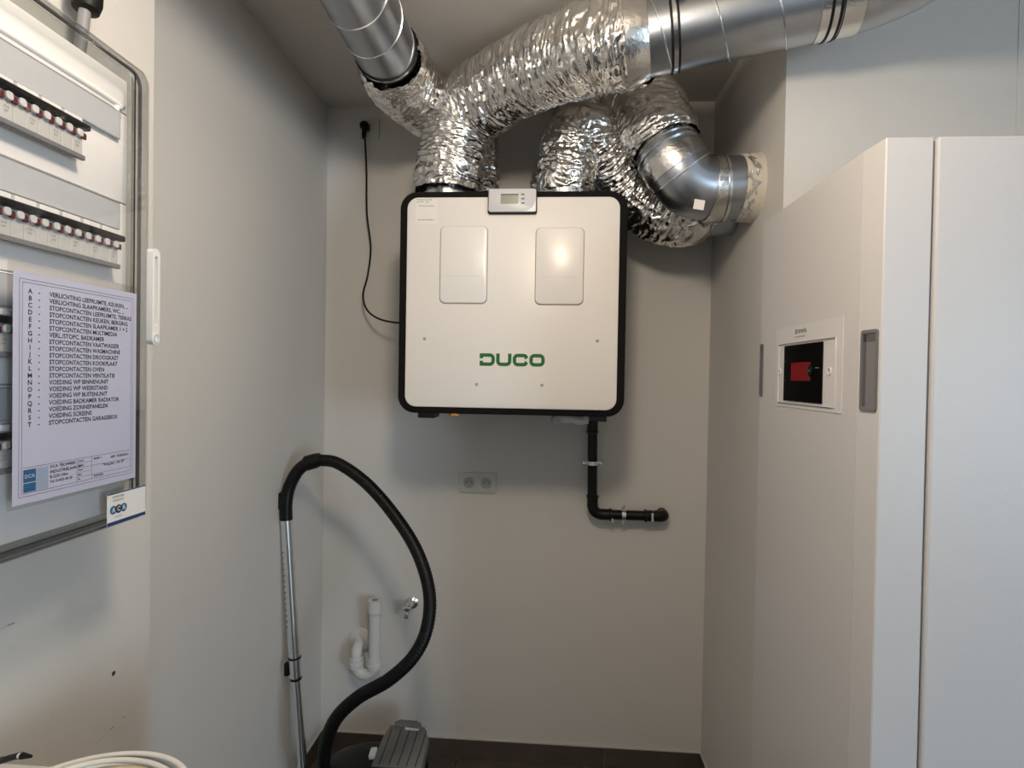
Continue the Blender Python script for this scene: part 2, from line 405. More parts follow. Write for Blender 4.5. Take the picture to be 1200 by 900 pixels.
# ================================================================== VENTILATION UNIT
UY = 1.80
p0, p1 = at(466.8, 355, UY), at(734.2, 355, UY)
ux0, ux1 = p0.x, p1.x; uz1 = at(600, 223, UY).z; uz0 = at(600, 486.5, UY).z
ucx, ucz, uw, uh = (ux0+ux1)/2, (uz0+uz1)/2, ux1-ux0, uz1-uz0
unit = thing('ventilation_unit', 'square white ventilation unit with black rounded rim on the back wall', 'ventilation unit', (ucx, D-0.02, uz0))
Fu = F_front((ucx, UY, ucz))
b = BM(); prism(b, rrect(uw, uh, 0.055, 10), -(D-0.012-UY), -0.006, Fu, 0.006); obj('housing', b, m_epp, unit, True)
b = BM(); prism(b, rrect(uw-0.05, uh-0.042, 0.036, 10), -0.008, 0.0, Fu, 0.003); panel = obj('front_panel', b, m_unit, unit, True)
def uc(px, py): q = at(px, py, UY); return (q.x-ucx, q.z-ucz)
for (xa, xb, ya, yb) in ((515.5, 571.5, 265.5, 355), (627, 684.5, 267, 356.5)):
    c0, c1 = uc(xa, yb), uc(xb, ya); cw, ch = c1[0]-c0[0], c1[1]-c0[1]; cc = ((c0[0]+c1[0])/2, (c0[1]+c1[1])/2)
    b = BM(); prism(b, rrect(cw+0.004, ch+0.004, 0.018, 8, cc[0], cc[1]-0.001), -0.001, 0.0006, Fu); obj('cover_gap', b, m_shadow, unit)
    b = BM(); prism(b, rrect(cw, ch, 0.017, 8, *cc), -0.001, 0.0052, Fu, 0.003); cv = obj('filter_cover', b, m_unit2, unit, True)
    b = BM(); line_bm(b, [(cc[0]-cw*0.38, cc[0]+cw*0.38, cc[1]-ch*0.15-0.0004, cc[1]-ch*0.15+0.0004)], Fu, 0.0054); obj('moulded_line', b, m_socket, cv)
for px, py in ((497.5, 397), (700, 399.5), (558.5, 450.5), (635, 451.5)):
    c = uc(px, py); b = BM(); lathe(b, [(-0.002, 0.0052), (0.0008, 0.0052), (0.0012, 0.0035), (0.0, 0.0015)], Fu @ Vector((*c, 0)), (0, -1, 0), 16)
    obj('screw', b, mat('screw_grey', (0.42, 0.41, 0.39), 0.4, 0.6) if 'screw_grey' not in bpy.data.materials else bpy.data.materials['screw_grey'], unit, True)
# logo letters, built as outlines
def arcpts(cx, cy, r, a0, a1, n=6): return [(cx+r*math.cos(math.radians(a0+(a1-a0)*i/n)), cy+r*math.sin(math.radians(a0+(a1-a0)*i/n))) for i in range(n+1)]
lg = BM(); q0, q1 = uc(562, 428.6), uc(638.5, 415); LW, LH = q1[0]-q0[0], q1[1]-q0[1]
Fl = Fu @ Matrix.Translation((q0[0], q0[1], 0)); th = LH*0.275
def band(bm, pts, w, F, z=0.0006):
    """thick polyline"""
    n = len(pts); Lp = []; Rp = []
    for i, p in enumerate(pts):
        a = Vector(pts[max(0, i-1)]); c = Vector(pts[min(n-1, i+1)]); tt = (c-a).normalized(); nn = Vector((-tt.y, tt.x))
        Lp.append(Vector(p)+nn*w/2); Rp.append(Vector(p)-nn*w/2)
    L2 = [bm.verts.new(F @ Vector((*v, z))) for v in Lp]; R2_ = [bm.verts.new(F @ Vector((*v, z))) for v in Rp]
    for i in range(n-1): bm.faces.new((R2_[i], R2_[i+1], L2[i+1], L2[i]))
cwid = LW*0.235; gap = (LW-4*cwid)/3; hh = LH; rr_ = LH*0.26; e = th/2
x0 = 0
band(lg, [(x0+e, hh*0.60), (x0+e, hh-e*2.0)], th, Fl); band(lg, [(x0, hh-e)]+[(x0+cwid-e-rr_, hh-e)]+arcpts(x0+cwid-e-rr_, hh-e-rr_, rr_, 90, 0)+arcpts(x0+cwid-e-rr_, e+rr_, rr_, 0, -90)+[(x0, e)], th, Fl)
band(lg, [(x0+e, e*2.0), (x0+e, hh*0.40)], th, Fl)
x0 += cwid+gap
band(lg, [(x0+e, hh)]+arcpts(x0+e+rr_, e+rr_, rr_, 180, 270)+arcpts(x0+cwid-e-rr_, e+rr_, rr_, 270, 360)+[(x0+cwid-e, hh)], th, Fl)
x0 += cwid+gap
band(lg, [(x0+cwid-e*0.9, hh*0.64)]+arcpts(x0+cwid-e-rr_*0.8, hh-e-rr_*0.8, rr_*0.8, 0, 90)+arcpts(x0+e+rr_, hh-e-rr_, rr_, 90, 180)+arcpts(x0+e+rr_, e+rr_, rr_, 180, 270)+arcpts(x0+cwid-e-rr_*0.8, e+rr_*0.8, rr_*0.8, 270, 360)+[(x0+cwid-e*0.9, hh*0.36)], th, Fl)
x0 += cwid+gap
ring = arcpts(x0+cwid-e-rr_, hh-e-rr_, rr_, 0, 90)+arcpts(x0+e+rr_, hh-e-rr_, rr_, 90, 180)+arcpts(x0+e+rr_, e+rr_, rr_, 180, 270)+arcpts(x0+cwid-e-rr_, e+rr_, rr_, 270, 360)
band(lg, ring+[ring[0]], th, Fl)
lo = obj('logo', lg, m_green, unit); lo['label'] = 'green lettering DUCO'
# controller with screen
c0, c1 = uc(572.5, 250), uc(629, 222.5); kw, kh = c1[0]-c0[0], c1[1]-c0[1]; kc = ((c0[0]+c1[0])/2, (c0[1]+c1[1])/2)
b = BM(); prism(b, rrect(kw+0.004, kh+0.005, 0.008, 6, kc[0], kc[1]-0.0015), -0.006, 0.010, Fu, 0.002); kb = obj('controller', b, m_black, unit, True)
b = BM(); prism(b, rrect(kw-0.002, kh-0.001, 0.007, 6, *kc), 0.008, 0.016, Fu, 0.002); kf = obj('controller_face', b, m_silver, kb, True)
s0, s1 = uc(587.2, 240.6), uc(608, 229.2)
b = BM(); prism(b, rrect(s1[0]-s0[0], s1[1]-s0[1], 0.0008, 2, (s0[0]+s1[0])/2, (s0[1]+s1[1])/2), 0.012, 0.0164, Fu); obj('screen', b, m_lcd, kb)
b = BM(); line_bm(b, [(s0[0], s1[0], s1[1]-0.0032, s1[1])], Fu, 0.0166); obj('screen_edge', b, m_dark, kb)
for py in (229.6, 234.6, 239.8):
    c = uc(613, py); b = BM(); prism(b, rrect(0.011, 0.0045, 0.002, 4, *c), 0.014, 0.0172, Fu); obj('button', b, m_handle, kb)
q = (kc[0]+kw/2-0.002, kc[1]-kh/2+0.0015); rad = kh*0.62
b = BM(); pts = [(q[0], q[1])]+[(q[0]-rad*0.62*math.sin(math.radians(a))**0.8*1.0, q[1]+rad*math.cos(math.radians(a))**0.8*1.0) for a in [0.01+89.9*i/10 for i in range(11)]]
pts = [(q[0], q[1])]+[(q[0]-0.038*(1-math.cos(math.radians(a)))*1.0, q[1]+0.047*(1-math.sin(math.radians(a)))) for a in [90*i/10 for i in range(11)]]
prism(b, pts, 0.0155, 0.0168, Fu); obj('pale_corner', b, m_white, kb)
# rating sticker
s0, s1 = uc(487, 262.5), uc(512.5, 232.5); sw, sh = s1[0]-s0[0], s1[1]-s0[1]
b = BM(); prism(b, rrect(sw, sh, 0.001, 2, (s0[0]+s1[0])/2, (s0[1]+s1[1])/2), 0, 0.0004, Fu); st = obj('rating_sticker', b, m_unit2, unit)
b = text_bm([('Ventilation unit 325', 0.0062, s0[0]+0.003, s1[1]-0.006, 'LEFT', 1), ('type 20W    2022', 0.0055, s0[0]+0.003, s1[1]-0.013, 'LEFT', 1),
             ('Scan for the manual', 0.0062, s0[0]+sw/2, s1[1]-0.026, 'CENTER', 1), ('www.duco.eu/support', 0.0060, s0[0]+sw/2, s0[1]+0.012, 'CENTER', 1)], Fu, depth=0.0006)
obj('print', b, m_grey, st)
# feet and amber cap
for xa, xb in ((488.5, 508.5), (692, 711.5)):
    a, c = at(xa, 488, UY), at(xb, 488, UY); b = BM(); box(b, a.x, c.x, UY+0.012, UY+0.09, uz0-0.016, uz0+0.004, 0.002, 1); obj('foot', b, m_black, unit)
a = at(537, 487, UY+0.1); b = BM(); lathe(b, [(0, 0.02), (0.010, 0.02), (0.013, 0.015)], (a.x, UY+0.03, uz0+0.003), (0, 0, -1), 20); obj('drain_cap', b, m_amber, unit, True)
# spigots on top
PF, PR = 1.93, 2.155
xLf, xRf = at(525.5, 220, PF).x, at(662, 220, PF).x; xLb, xRb = xLf+0.042, xRf-0.012
for xx, yy in ((xLf, PF), (xRf, PF), (xLb, PR), (xRb, PR)):
    if True:
        b = BM(); lathe(b, [(-0.01, 0.104), (0.004, 0.104), (0.006, 0.092), (0.05, 0.090)], (xx, yy, uz1), (0, 0, 1), 48); obj('duct_spigot', b, m_steel, unit, True)

# ================================================================== DUCTS
def clamp(bm_band, bm_ring, c, axis, r, w=0.012):
    a = Vector(axis).normalized()
    lathe(bm_ring, [(-w*1.35, r+0.001), (-w*1.2, r+0.004), (-w*0.75, r+0.004), (-w*0.6, r+0.001)], c, a, 56)
    lathe(bm_ring, [(w*0.6, r+0.001), (w*0.75, r+0.004), (w*1.2, r+0.004), (w*1.35, r+0.001)], c, a, 56)
    lathe(bm_band, [(-w*0.6, r), (-w*0.6, r+0.003), (w*0.6, r+0.003), (w*0.6, r)], c, a, 56)
def seam(bm, a, c, r, pitch, w=0.0022, ph=0, n=44):
    a, c = Vector(a), Vector(c); ax = (c-a).normalized(); u = Vector((0, 0, 1)); u = (u-ax*u.dot(ax)).normalized(); v = ax.cross(u)
    L = (c-a).length; N_ = int(L/pitch*n); pts = []
    for i in range(N_+1):
        s = L*i/N_; t = 2*math.pi*s/pitch+ph; pts.append(a+ax*s+(u*math.cos(t)+v*math.sin(t))*(r+0.0006))
    tube(bm, pts, w, 6)
# left rigid spiral duct, runs towards the viewer under the ceiling
RS = 0.090
A = at(453.5, 62, 1.65); cA = Vector((A.x, 1.65, A.z)); cB = Vector((A.x+0.0, -1.6, A.z))
sp = thing('spiral_duct', 'galvanised round duct under the ceiling at upper left', 'duct', (cA.x, 0.3, cA.z-RS))
b = BM(); lathe(b, [(0, RS-0.002), (0.0, RS), ((cA-cB).length, RS)], cA, (0, -1, 0), 64, False); obj('pipe', b, m_galv, sp, True)
b = BM(); seam(b, cA, cB, RS, 0.125, ph=2.6); obj('seam', b, m_seam, sp, True)
br, bb = BM(), BM(); clamp(bb, br, cA+Vector((0, -0.012, 0)), (0, -1, 0), RS, 0.008)
obj('gasket', br, m_rub, sp, True); cb = obj('clamp', bb, m_steel, sp, True)
for sx in (-1, 1):
    b = BM(); box(b, cA.x+sx*(RS+0.010)-0.006, cA.x+sx*(RS+0.010)+0.006, cA.y-0.02, cA.y+0.0, cA.z-0.004, cA.z+0.008, 0.002, 1); obj('clamp_screw', b, m_steel, cb)
# flexible duct: left rear spigot -> left spiral duct
RF = 0.108
def T3(px, py, Y): return tuple(at(px, py, Y))
f1 = thing('flexible_duct', 'foil flexible duct rising from rear left spigot to the upper left spiral duct', 'duct', (xLf, PR, uz1))
foil_duct('foil_sleeve', [(xLb, PR, uz1+0.01), (xLb, PR, uz1+0.07), T3(549, 156, 2.13), T3(509, 127, 2.05), T3(474, 100, 1.84), (cA.x+0.001, 1.66, cA.z-0.002)], RF, f1, 1, r_ends=(1, 0.93))
f2 = thing('flexible_duct', 'wide foil flexible duct from front left spigot sweeping up to the right', 'duct', (xLf, PF, uz1))
S0 = Vector(at(757, 45, 1.50)); S1 = Vector(at(975, -4, 1.425))
foil_duct('foil_sleeve', [(xLf, PF, uz1+0.030), (xLf+0.003, PF, uz1+0.085), T3(543, 140, PF-0.02), T3(578, 108, 1.83), T3(630, 80, 1.71), T3(692, 57, 1.585), tuple(S0)], RF+0.008, f2, 2, r_ends=(0.97, 0.92))
# torn foil skirt at the spigot is part of the sleeve's low end; tape cuff at its high end
ax = (S1-S0).normalized()
b = BM(); lathe(b, [(-0.055, 0.108), (-0.053, 0.111), (-0.02, 0.106), (0.004, 0.097), (0.005, 0.094)], S0, ax, 72); obj('tape_cuff', b, m_tape, f2, True)
# right rigid spiral duct with elbow
RQ = 0.093
rs = thing('spiral_duct', 'galvanised round duct crossing above the white cabinet at upper right', 'duct', (S0.x, S0.y, S0.z-RQ))
b = BM(); lathe(b, [(-0.03, RQ), ((S1-S0).length, RQ)], S0, ax, 72, False); obj('pipe', b, m_galv, rs, True)
b = BM(); seam(b, S0, S1, RQ, 0.135, ph=0.35); obj('seam', b, m_seam, rs, True)
k0 = S0+ax*0.068; br, bb = BM(), BM(); clamp(bb, br, k0, ax, RQ, 0.0085); obj('gasket', br, m_rub, rs, True); cb = obj('clamp', bb, m_steel, rs, True)
b = BM(); tp = k0+Vector((-0.004, -RQ-0.008, 0.030)); box(b, tp.x-0.012, tp.x+0.012, tp.y-0.008, tp.y+0.008, tp.z-0.006, tp.z+0.006, 0.002, 1); obj('clamp_screw', b, m_handle, cb)
k1 = S1-ax*0.012; br, bb = BM(), BM(); clamp(bb, br, k1, ax, RQ, 0.010); obj('gasket', br, m_rub, rs, True); obj('clamp', bb, m_steel, rs, True)
b = BM(); lathe(b, [(-0.045, RQ), (-0.044, RQ+0.002), (-0.022, RQ+0.002), (-0.021, RQ)], S1, ax, 64); lathe(b, [(0.004, RQ), (0.005, RQ+0.003), (0.05, RQ+0.002), (0.052, RQ)], S1, ax, 64); obj('foil_tape', b, m_tape, rs, True)
E1 = S1+ax*0.05; EP = [tuple(S1), tuple(E1), tuple(E1+Vector((0.055, -0.030, 0.006))), tuple(E1+Vector((0.095, -0.080, 0.008))), tuple(E1+Vector((0.112, -0.15, 0.008)))]+[tuple(E1+Vector((0.115, -y_, 0.008))) for y_ in (0.22, 0.3, 0.5, 1.0, 2.0, 4.0)]
b = BM(); tube(b, EP, RQ-0.001, 48, False, 0.02); obj('elbow', b, m_galv, rs, True)
# wall outlets in the right niche wall
O1 = Vector((XR, 1.825, 0)); O1.z = atx(878, 226, XR).z; O2 = Vector((XR, 2.03, O1.z+0.004))
# front-right spigot: arch over and down to the rear wall outlet
f3 = thing('flexible_duct', 'foil flexible duct arching from front right spigot down behind unit to lower wall outlet', 'duct', (xRf, PF, uz1))
foil_duct('foil_sleeve', [(xRf, PF, uz1+0.012), (xRf+0.003, PF, uz1+0.07), T3(671, 166, PF+0.02), T3(696, 161, 1.95), T3(716, 188, 1.99), T3(737, 222, 2.02), T3(766, 247, 2.03), T3(800, 255, 2.03), (O2.x-0.12, O2.y, O2.z-0.01)], RF-0.008, f3, 3, r_ends=(0.9, 0.95))
b = BM(); lathe(b, [(-0.02, 0.094), (0.12, 0.094), (0.121, 0.09)], O2+Vector((-0.125, 0, -0.006)), (1, 0, 0), 56); obj('wall_sleeve', b, m_galv, f3, True)
b = BM(); lathe(b, [(0, 0.100), (0.03, 0.099), (0.05, 0.096)], O2+Vector((-0.16, 0, -0.008)), (1, 0, 0), 56); obj('tape_cuff', b, m_tape, f3, True)
# rear-right spigot: up, over and down into the rigid elbow at the front wall outlet
f4 = thing('flexible_duct', 'foil flexible duct from rear right spigot looping over to steel elbow', 'duct', (xRf, PR, uz1))
foil_duct('foil_sleeve', [(xRb, PR, uz1+0.01), (xRb+0.003, PR, uz1+0.12), T3(686, 138, 2.11), T3(722, 116, 2.07), T3(754, 124, 1.95), T3(769, 150, 1.85), T3(781, 176, 1.82)], RF+0.006, f4, 4, r_ends=(1, 0.93))
el = thing('duct_elbow', 'steel duct elbow entering right niche wall, taped joints', 'duct', (O1.x, O1.y, O1.z-0.1))
E0 = Vector(at(776, 166, 1.83)); G = [tuple(E0), T3(791, 194, 1.81), T3(808, 216, 1.815), (O1.x-0.135, O1.y, O1.z-0.002), (O1.x-0.07, O1.y, O1.z), (O1.x+0.0, O1.y, O1.z)]
b = BM(); tube(b, G, 0.097, 56, True, 0.018); obj('pipe', b, m_galv, el, True)
gp, gl = catmull(G, 0.004); gT, gN = frames(gp)
def cuff(s0, s1, r, m, name, parent, nn=56):
    i0, i1 = int(s0/0.004), int(s1/0.004); bb = BM(); tube(bb, gp[i0:i1+1], r, nn, True); return obj(name, bb, m, parent, True)
for s0_, s1_ in ((0.0, 0.036), (0.072, 0.112)): cuff(s0_, s1_, 0.1015, m_tape, 'foil_tape', el)
cuff(gl-0.145, gl-0.105, 0.1012, m_tape, 'foil_tape', el)
for s_ in (0.052, 0.128, gl-0.10): cuff(s_, s_+0.006, 0.103, m_seam, 'seam', el)
b = BM(); lathe(b, [(-0.052, 0.100), (-0.044, 0.103), (-0.010, 0.104), (0, 0.107)], O1, (1, 0, 0), 64); obj('wall_collar', b, mat('sealant_cream', (0.62, 0.58, 0.50), 0.6, bump=0.5, bscale=40, bdist=0.006), el, True)
b = BM()
for i in range(24):      # torn foil flakes stuck over the sealant
    a0 = math.radians(random.uniform(195, 345)); s0_ = random.uniform(-0.05, -0.02)
    vs = []
    for k_ in range(5):
        aa = a0+math.radians(random.uniform(-9, 9)); ss = s0_+random.uniform(-0.012, 0.012)
        vs.append((math.atan2(ss-s0_, aa-a0), aa, ss))
    vs.sort(); b.faces.new([b.verts.new(O1+Vector((ss, 0.1055*math.sin(aa), 0.1055*math.cos(aa)))) for _, aa, ss in vs])
obj('foil_scrap', b, m_tape, el)
lp = gp[int(0.115/0.004)]
b = BM(); lc = Vector(at(822, 240, 1.73)); 
prism(b, [(-0.017, -0.014), (0.014, -0.019), (0.019, 0.010), (-0.012, 0.015)], 0, 0.0006, F_front((lc.x-0.01, lc.y-0.008, lc.z))); 
stk = obj('sticker', b, m_unit2, el)
# tapping screw at the joint of the rear outlet
b = BM(); sc_ = Vector(at(838, 262, 1.93)); lathe(b, [(0, 0.006), (0.004, 0.006), (0.006, 0.003), (0.018, 0.002)], sc_, (-0.4, -0.8, -0.3), 10); obj('screw', b, m_steel, f3, True)

for o_ in (f1, f2, f3, f4): o_['group'] = 'foil flexible ducts above the ventilation unit'
for o_ in (sp, rs): o_['group'] = 'galvanised ducts under the ceiling'
# ================================================================== POWER CABLE AND SOCKETS
ps = at(429, 150, D-0.01)
so = thing('wall_socket', 'square wall socket high on the back wall under black plug', 'socket', (ps.x+0.015, D, ps.z-0.05))
b = BM(); prism(b, rrect(0.083, 0.083, 0.006, 4), 0, 0.009, F_front((ps.x+0.012, D, ps.z)), 0.002); obj('cover_plate', b, m_socket, so, True)
pc = thing('power_cable', 'thin black power cable with round plug hanging to the white ventilation unit', 'cable', (ps.x, D-0.03, uz0))
b = BM(); lathe(b, [(0, 0.017), (0.004, 0.0185), (0.028, 0.0185), (0.034, 0.014)], (ps.x, D-0.009, ps.z), (0, -1, 0), 32)
tube(b, [(ps.x, D-0.025, ps.z-0.006), (ps.x-0.003, D-0.025, ps.z-0.03), (ps.x-0.004, D-0.025, ps.z-0.048)], lambda t: 0.011-0.004*t, 16)
obj('plug', b, m_black, pc, True)
b = BM(); yy = D-0.024
tube(b, [T3(427.5, 160, yy), T3(429.5, 200, yy), T3(430, 250, yy), T3(434.5, 290, yy), T3(431, 322, yy), T3(425.5, 345, yy-0.01), T3(430, 363, yy-0.05), T3(445, 374, yy-0.1), T3(468, 378.5, yy-0.14), T3(480, 378, yy-0.15)], 0.0038, 10, True, 0.012)
obj('cord', b, m_rub, pc, True)
q0, q1 = at(538.6, 578, D), at(581.5, 552.5, D)
ds = thing('double_wall_socket', 'double wall socket on the back wall under the ventilation unit', 'socket', ((q0.x+q1.x)/2, D, q0.z))
Fd = F_front(((q0.x+q1.x)/2, D, (q0.z+q1.z)/2))
b = BM(); prism(b, rrect(0.150, 0.082, 0.005, 4), 0, 0.009, Fd, 0.002); obj('cover_plate', b, m_socket, ds, True)
for sx in (-0.0355, 0.0355):
    b = BM(); ringprism(b, rrect(0.050, 0.050, 0.004, 6, sx, 0), rrect(0.046, 0.046, 0.0225, 6, sx, 0), 0.0085, 0.0112, Fd); rm = obj('socket_rim', b, m_socket, ds, True)
    b = BM(); prism(b, rrect(0.0465, 0.0465, 0.023, 6, sx, 0), 0.0086, 0.0094, Fd); ins = obj('socket_well', b, mat('well_grey', (0.40, 0.40, 0.385), 0.5) if 'well_grey' not in bpy.data.materials else bpy.data.materials['well_grey'], ds)
    b = BM()
    for dx in (-0.0095, 0.0095): prism(b, rrect(0.0055, 0.0055, 0.0027, 4, sx+dx, 0.001), 0.009, 0.0098, Fd)
    obj('pin_hole', b, m_dark, ins)
    b = BM(); lathe(b, [(0, 0.0026), (0.014, 0.0026), (0.016, 0.0015)], Fd @ Vector((sx, 0.011, 0.009)), (0, -1, 0), 10); obj('earth_pin', b, m_steel, ins, True)

# ================================================================== BLACK CONDENSATE PIPE
DPY = D-0.055
dp = thing('condensate_pipe', 'black plastic condensate pipe with bend below right of the ventilation unit', 'pipe', tuple(at(694, 604, DPY)))
RP = 0.020*0.95
a, c, e_ = Vector(T3(694.5, 480, DPY)), Vector(T3(694, 602, DPY)), Vector(T3(776, 605, DPY))
def bend(P, A_, B_, r, n=10):
    u = (Vector(A_)-Vector(P)).normalized(); v = (Vector(B_)-Vector(P)).normalized(); s = Vector(P)+u*r; t = Vector(P)+v*r
    return [s.lerp(Vector(P), k/n).lerp(Vector(P).lerp(t, k/n), k/n) for k in range(n+1)]
cr = Vector((c.x, c.y, e_.z-0.0)); b = BM(); tube(b, [a]+bend(cr, a, e_, 0.045)+[e_], RP, 24); obj('pipe', b, m_black, dp, True)
b = BM(); v = Vector((0, 0, -1)); xx = Vector((1, 0, 0))
def sock(bm, p, d, L_, r):
    lathe(bm, [(-L_/2, r-0.002), (-L_/2+0.002, r+0.0012), (L_/2-0.010, r+0.0012), (L_/2-0.008, r+0.0042), (L_/2-0.001, r+0.0042), (L_/2, r)], p, d, 28)
sock(b, Vector(T3(694.4, 499, DPY)), (0, 0, -1), 0.055, RP+0.0008); obj('coupling', b, m_black, dp, True)
b = BM(); sock(b, Vector((cr.x, cr.y, cr.z+0.050)), (0, 0, 1), 0.05, RP+0.0012); sock(b, Vector((cr.x+0.050, cr.y, cr.z)), (1, 0, 0), 0.05, RP+0.0012)
tube(b, bend(cr, (cr.x, cr.y, cr.z+0.2), (cr.x+0.2, cr.y, cr.z), 0.042), RP+0.0024, 28); obj('elbow', b, m_black, dp, True)
ex = Vector((e_.x, e_.y, e_.z)); b = BM()
tube(b, [ex+Vector((-0.03, 0, 0))]+bend(ex+Vector((0.008, 0, 0)), ex+Vector((-0.1, 0, 0)), ex+Vector((0.008, 0.2, 0)), 0.024)+[ex+Vector((0.008, 0.054, 0))], RP+0.003, 28)
sock(b, ex+Vector((-0.052, 0, 0)), (-1, 0, 0), 0.035, RP+0.0015); obj('wall_elbow', b, m_black, dp, True)
def pclamp(cen, d, name='pipe_clamp'):
    d = Vector(d); o_ = Vector((1, 0, 0)) if abs(d.z) > 0.5 else Vector((0, 0, 1)); bb = BM()
    lathe(bb, [(-0.0075, RP), (-0.0075, RP+0.0035), (0.0075, RP+0.0035), (0.0075, RP)], cen, d, 28)
    for s in (-1, 1):
        p = Vector(cen)+o_*s*(RP+0.009); m_ = fr(p, o_, d, (0, -1, 0)); box(bb, -0.010, 0.010, -0.006, 0.006, -0.003, 0.001, 0.001, 1, m_)
        lathe(bb, [(0, 0.0042), (0.004, 0.0042), (0.006, 0.002)], p+Vector((0, -0.001, 0)), (0, -1, 0), 10)
    lathe(bb, [(0, 0.004), (0.05, 0.004)], Vector(cen)+Vector((0, RP-0.002, 0)), (0, 1, 0), 10)
    obj(name, bb, m_steel, dp, True)
pclamp(Vector(T3(694.2, 542.5, DPY)), (0, 0, 1)); pclamp(Vector((at(730.5, 605, DPY).x, cr.y, cr.z)), (1, 0, 0))
for px, dz in ((717, -0.017), (763.5, 0)):
    b = BM(); p = Vector((at(px, 605, DPY).x, cr.y-RP-0.004, cr.z+dz)); box(b, p.x-0.0035, p.x+0.0035, p.y-0.002, p.y+0.004, p.z-(0.016 if dz == 0 else 0.008), p.z+(0.016 if dz == 0 else 0.006), 0.001, 1); obj('paint_fleck', b, m_silver, dp)
# white overflow hose under the unit
wt = thing('condensate_trap', 'short white condensate trap tucked under the ventilation unit', 'trap', tuple(at(672, 495, UY+0.2)))
b = BM(); yy = UY+0.16; uz_ = 0.004
tube(b, [T3(657, 490.5, yy), T3(670, 491, yy), T3(680, 493, yy), T3(689, 492, yy)], lambda t: 0.0125+0.003*abs(math.sin(t*7)), 18, True, 0.006); obj('trap_body', b, m_trap, wt, True)
b = BM(); p = Vector(T3(651, 492, yy)); lathe(b, [(-0.012, 0.011), (-0.012, 0.0145), (0.012, 0.0145), (0.012, 0.011)], p, (0.25, -1, 0), 20); obj('trap_cap', b, mat('cap_grey', (0.42, 0.43, 0.45), 0.4), wt, True)
b = BM(); p = Vector(T3(680, 487, yy)); tube(b, [T3(686, 493, yy), T3(686, 480, yy)], 0.013, 16); obj('trap_inlet', b, m_trap, wt, True)

# ================================================================== WHITE DRAIN TRAP AND TAP
TY = D-0.065
tr = thing('washer_drain_trap', 'white plastic standpipe drain trap low on the back wall', 'drain trap', tuple(at(430, 795, TY)))
rt = 0.0225
top, bot = Vector(T3(439.5, 706, TY)), Vector(T3(438.5, 766, TY)); bot.x = top.x; bot.z = at(430, 779, TY).z-0.005
b = BM(); tube(b, [top, bot], rt, 28); obj('standpipe', b, m_trap, tr, True)
b = BM(); lathe(b, [(0, rt*0.8), (0.0, rt+0.0055), (0.05, rt+0.0055), (0.053, rt+0.001)], top+Vector((0, 0, 0.010)), (0, 0, -1), 28); obj('inlet_cap', b, m_trap, tr, True)
b = BM(); lathe(b, [(0, rt*0.55), (0.0015, rt*0.55)], top+Vector((0, 0, 0.0098)), (0, 0, 1), 20); obj('inlet_hole', b, m_shadow, tr)
ub = Vector((at(419, 790, TY).x, TY-0.0, 0)); zb = at(430, 793, TY).z
lx = at(417.5, 770, TY).x; rx = top.x; zt = at(430, 779, TY).z
U = [Vector((lx, TY, zt+0.01)), Vector((lx, TY, zt))]+[Vector(((lx+rx)/2-(rx-lx)/2*math.cos(a_), TY, zt-(rx-lx)/2*math.sin(a_)*1.05)) for a_ in np.linspace(0.15, math.pi-0.15, 14)]+[Vector((rx, TY, zt)), Vector((rx, TY, zt+0.01))]
b = BM(); tube(b, U, rt, 26); obj('u_bend', b, m_trap, tr, True)
for xx in (lx, rx):
    b = BM(); lathe(b, [(0, rt+0.002), (0.002, rt+0.0065), (0.020, rt+0.0065), (0.022, rt+0.004), (0.038, rt+0.004), (0.040, rt)], (xx, TY, zt-0.012), (0, 0, 1), 28); obj('union_nut', b, m_trap, tr, True)
z2 = at(418, 760, TY).z
b = BM(); tube(b, [Vector((lx, TY, zt+0.02))]+bend(Vector((lx, TY, z2)), (lx, TY, zt), (lx-0.004, D, z2+0.002), 0.034)+[Vector((lx-0.004, D-0.002, z2+0.002))], rt*0.95, 26); obj('outlet_bend', b, m_trap, tr, True)
b = BM(); lathe(b, [(0, 0.050), (0.004, 0.050), (0.012, 0.040), (0.014, 0.024)], (lx-0.004, D, z2+0.006), (0, -1, 0), 36); obj('wall_rosette', b, m_trap, tr, True)
b = BM(); tube(b, [Vector((rx-0.033, TY+0.02, zt+0.035)), Vector((rx-0.033, TY+0.02, zt-0.015))], 0.011, 14); obj('clip', b, m_trap, tr, True)
vp = Vector(at(480, 709, D-0.03)); va = thing('tap_valve', 'small chrome tap valve on the back wall beside the black hose', 'tap', (vp.x, D, vp.z-0.03))
b = BM(); lathe(b, [(0, 0.026), (0.004, 0.026), (0.010, 0.015), (0.013, 0.012), (0.05, 0.011)], (vp.x+0.003, D, vp.z), (0, -1, 0), 30); obj('rosette', b, m_chrome, va, True)
b = BM(); lathe(b, [(0, 0.012), (0.004, 0.0145), (0.02, 0.0145), (0.024, 0.011)], (vp.x, D-0.046, vp.z), (0, -1, 0), 24); tube(b, [(vp.x-0.003, D-0.056, vp.z), (vp.x-0.006, D-0.060, vp.z-0.026)], 0.0095, 18)
lathe(b, [(0, 0.012), (0.008, 0.012), (0.010, 0.009)], (vp.x-0.006, D-0.060, vp.z-0.022), (0, 0, -1), 20); obj('valve_body', b, m_chrome, va, True)
b = BM(); lathe(b, [(0, 0.008), (0.010, 0.008)], (vp.x-0.006, D-0.06, vp.z-0.031), (0, 0, -1), 14); obj('outlet', b, m_handle, va, True)
b = BM(); box(b, vp.x-0.018, vp.x+0.012, D-0.082, D-0.070, vp.z-0.004, vp.z+0.010, 0.003, 2); obj('handle', b, m_chrome, va, True)

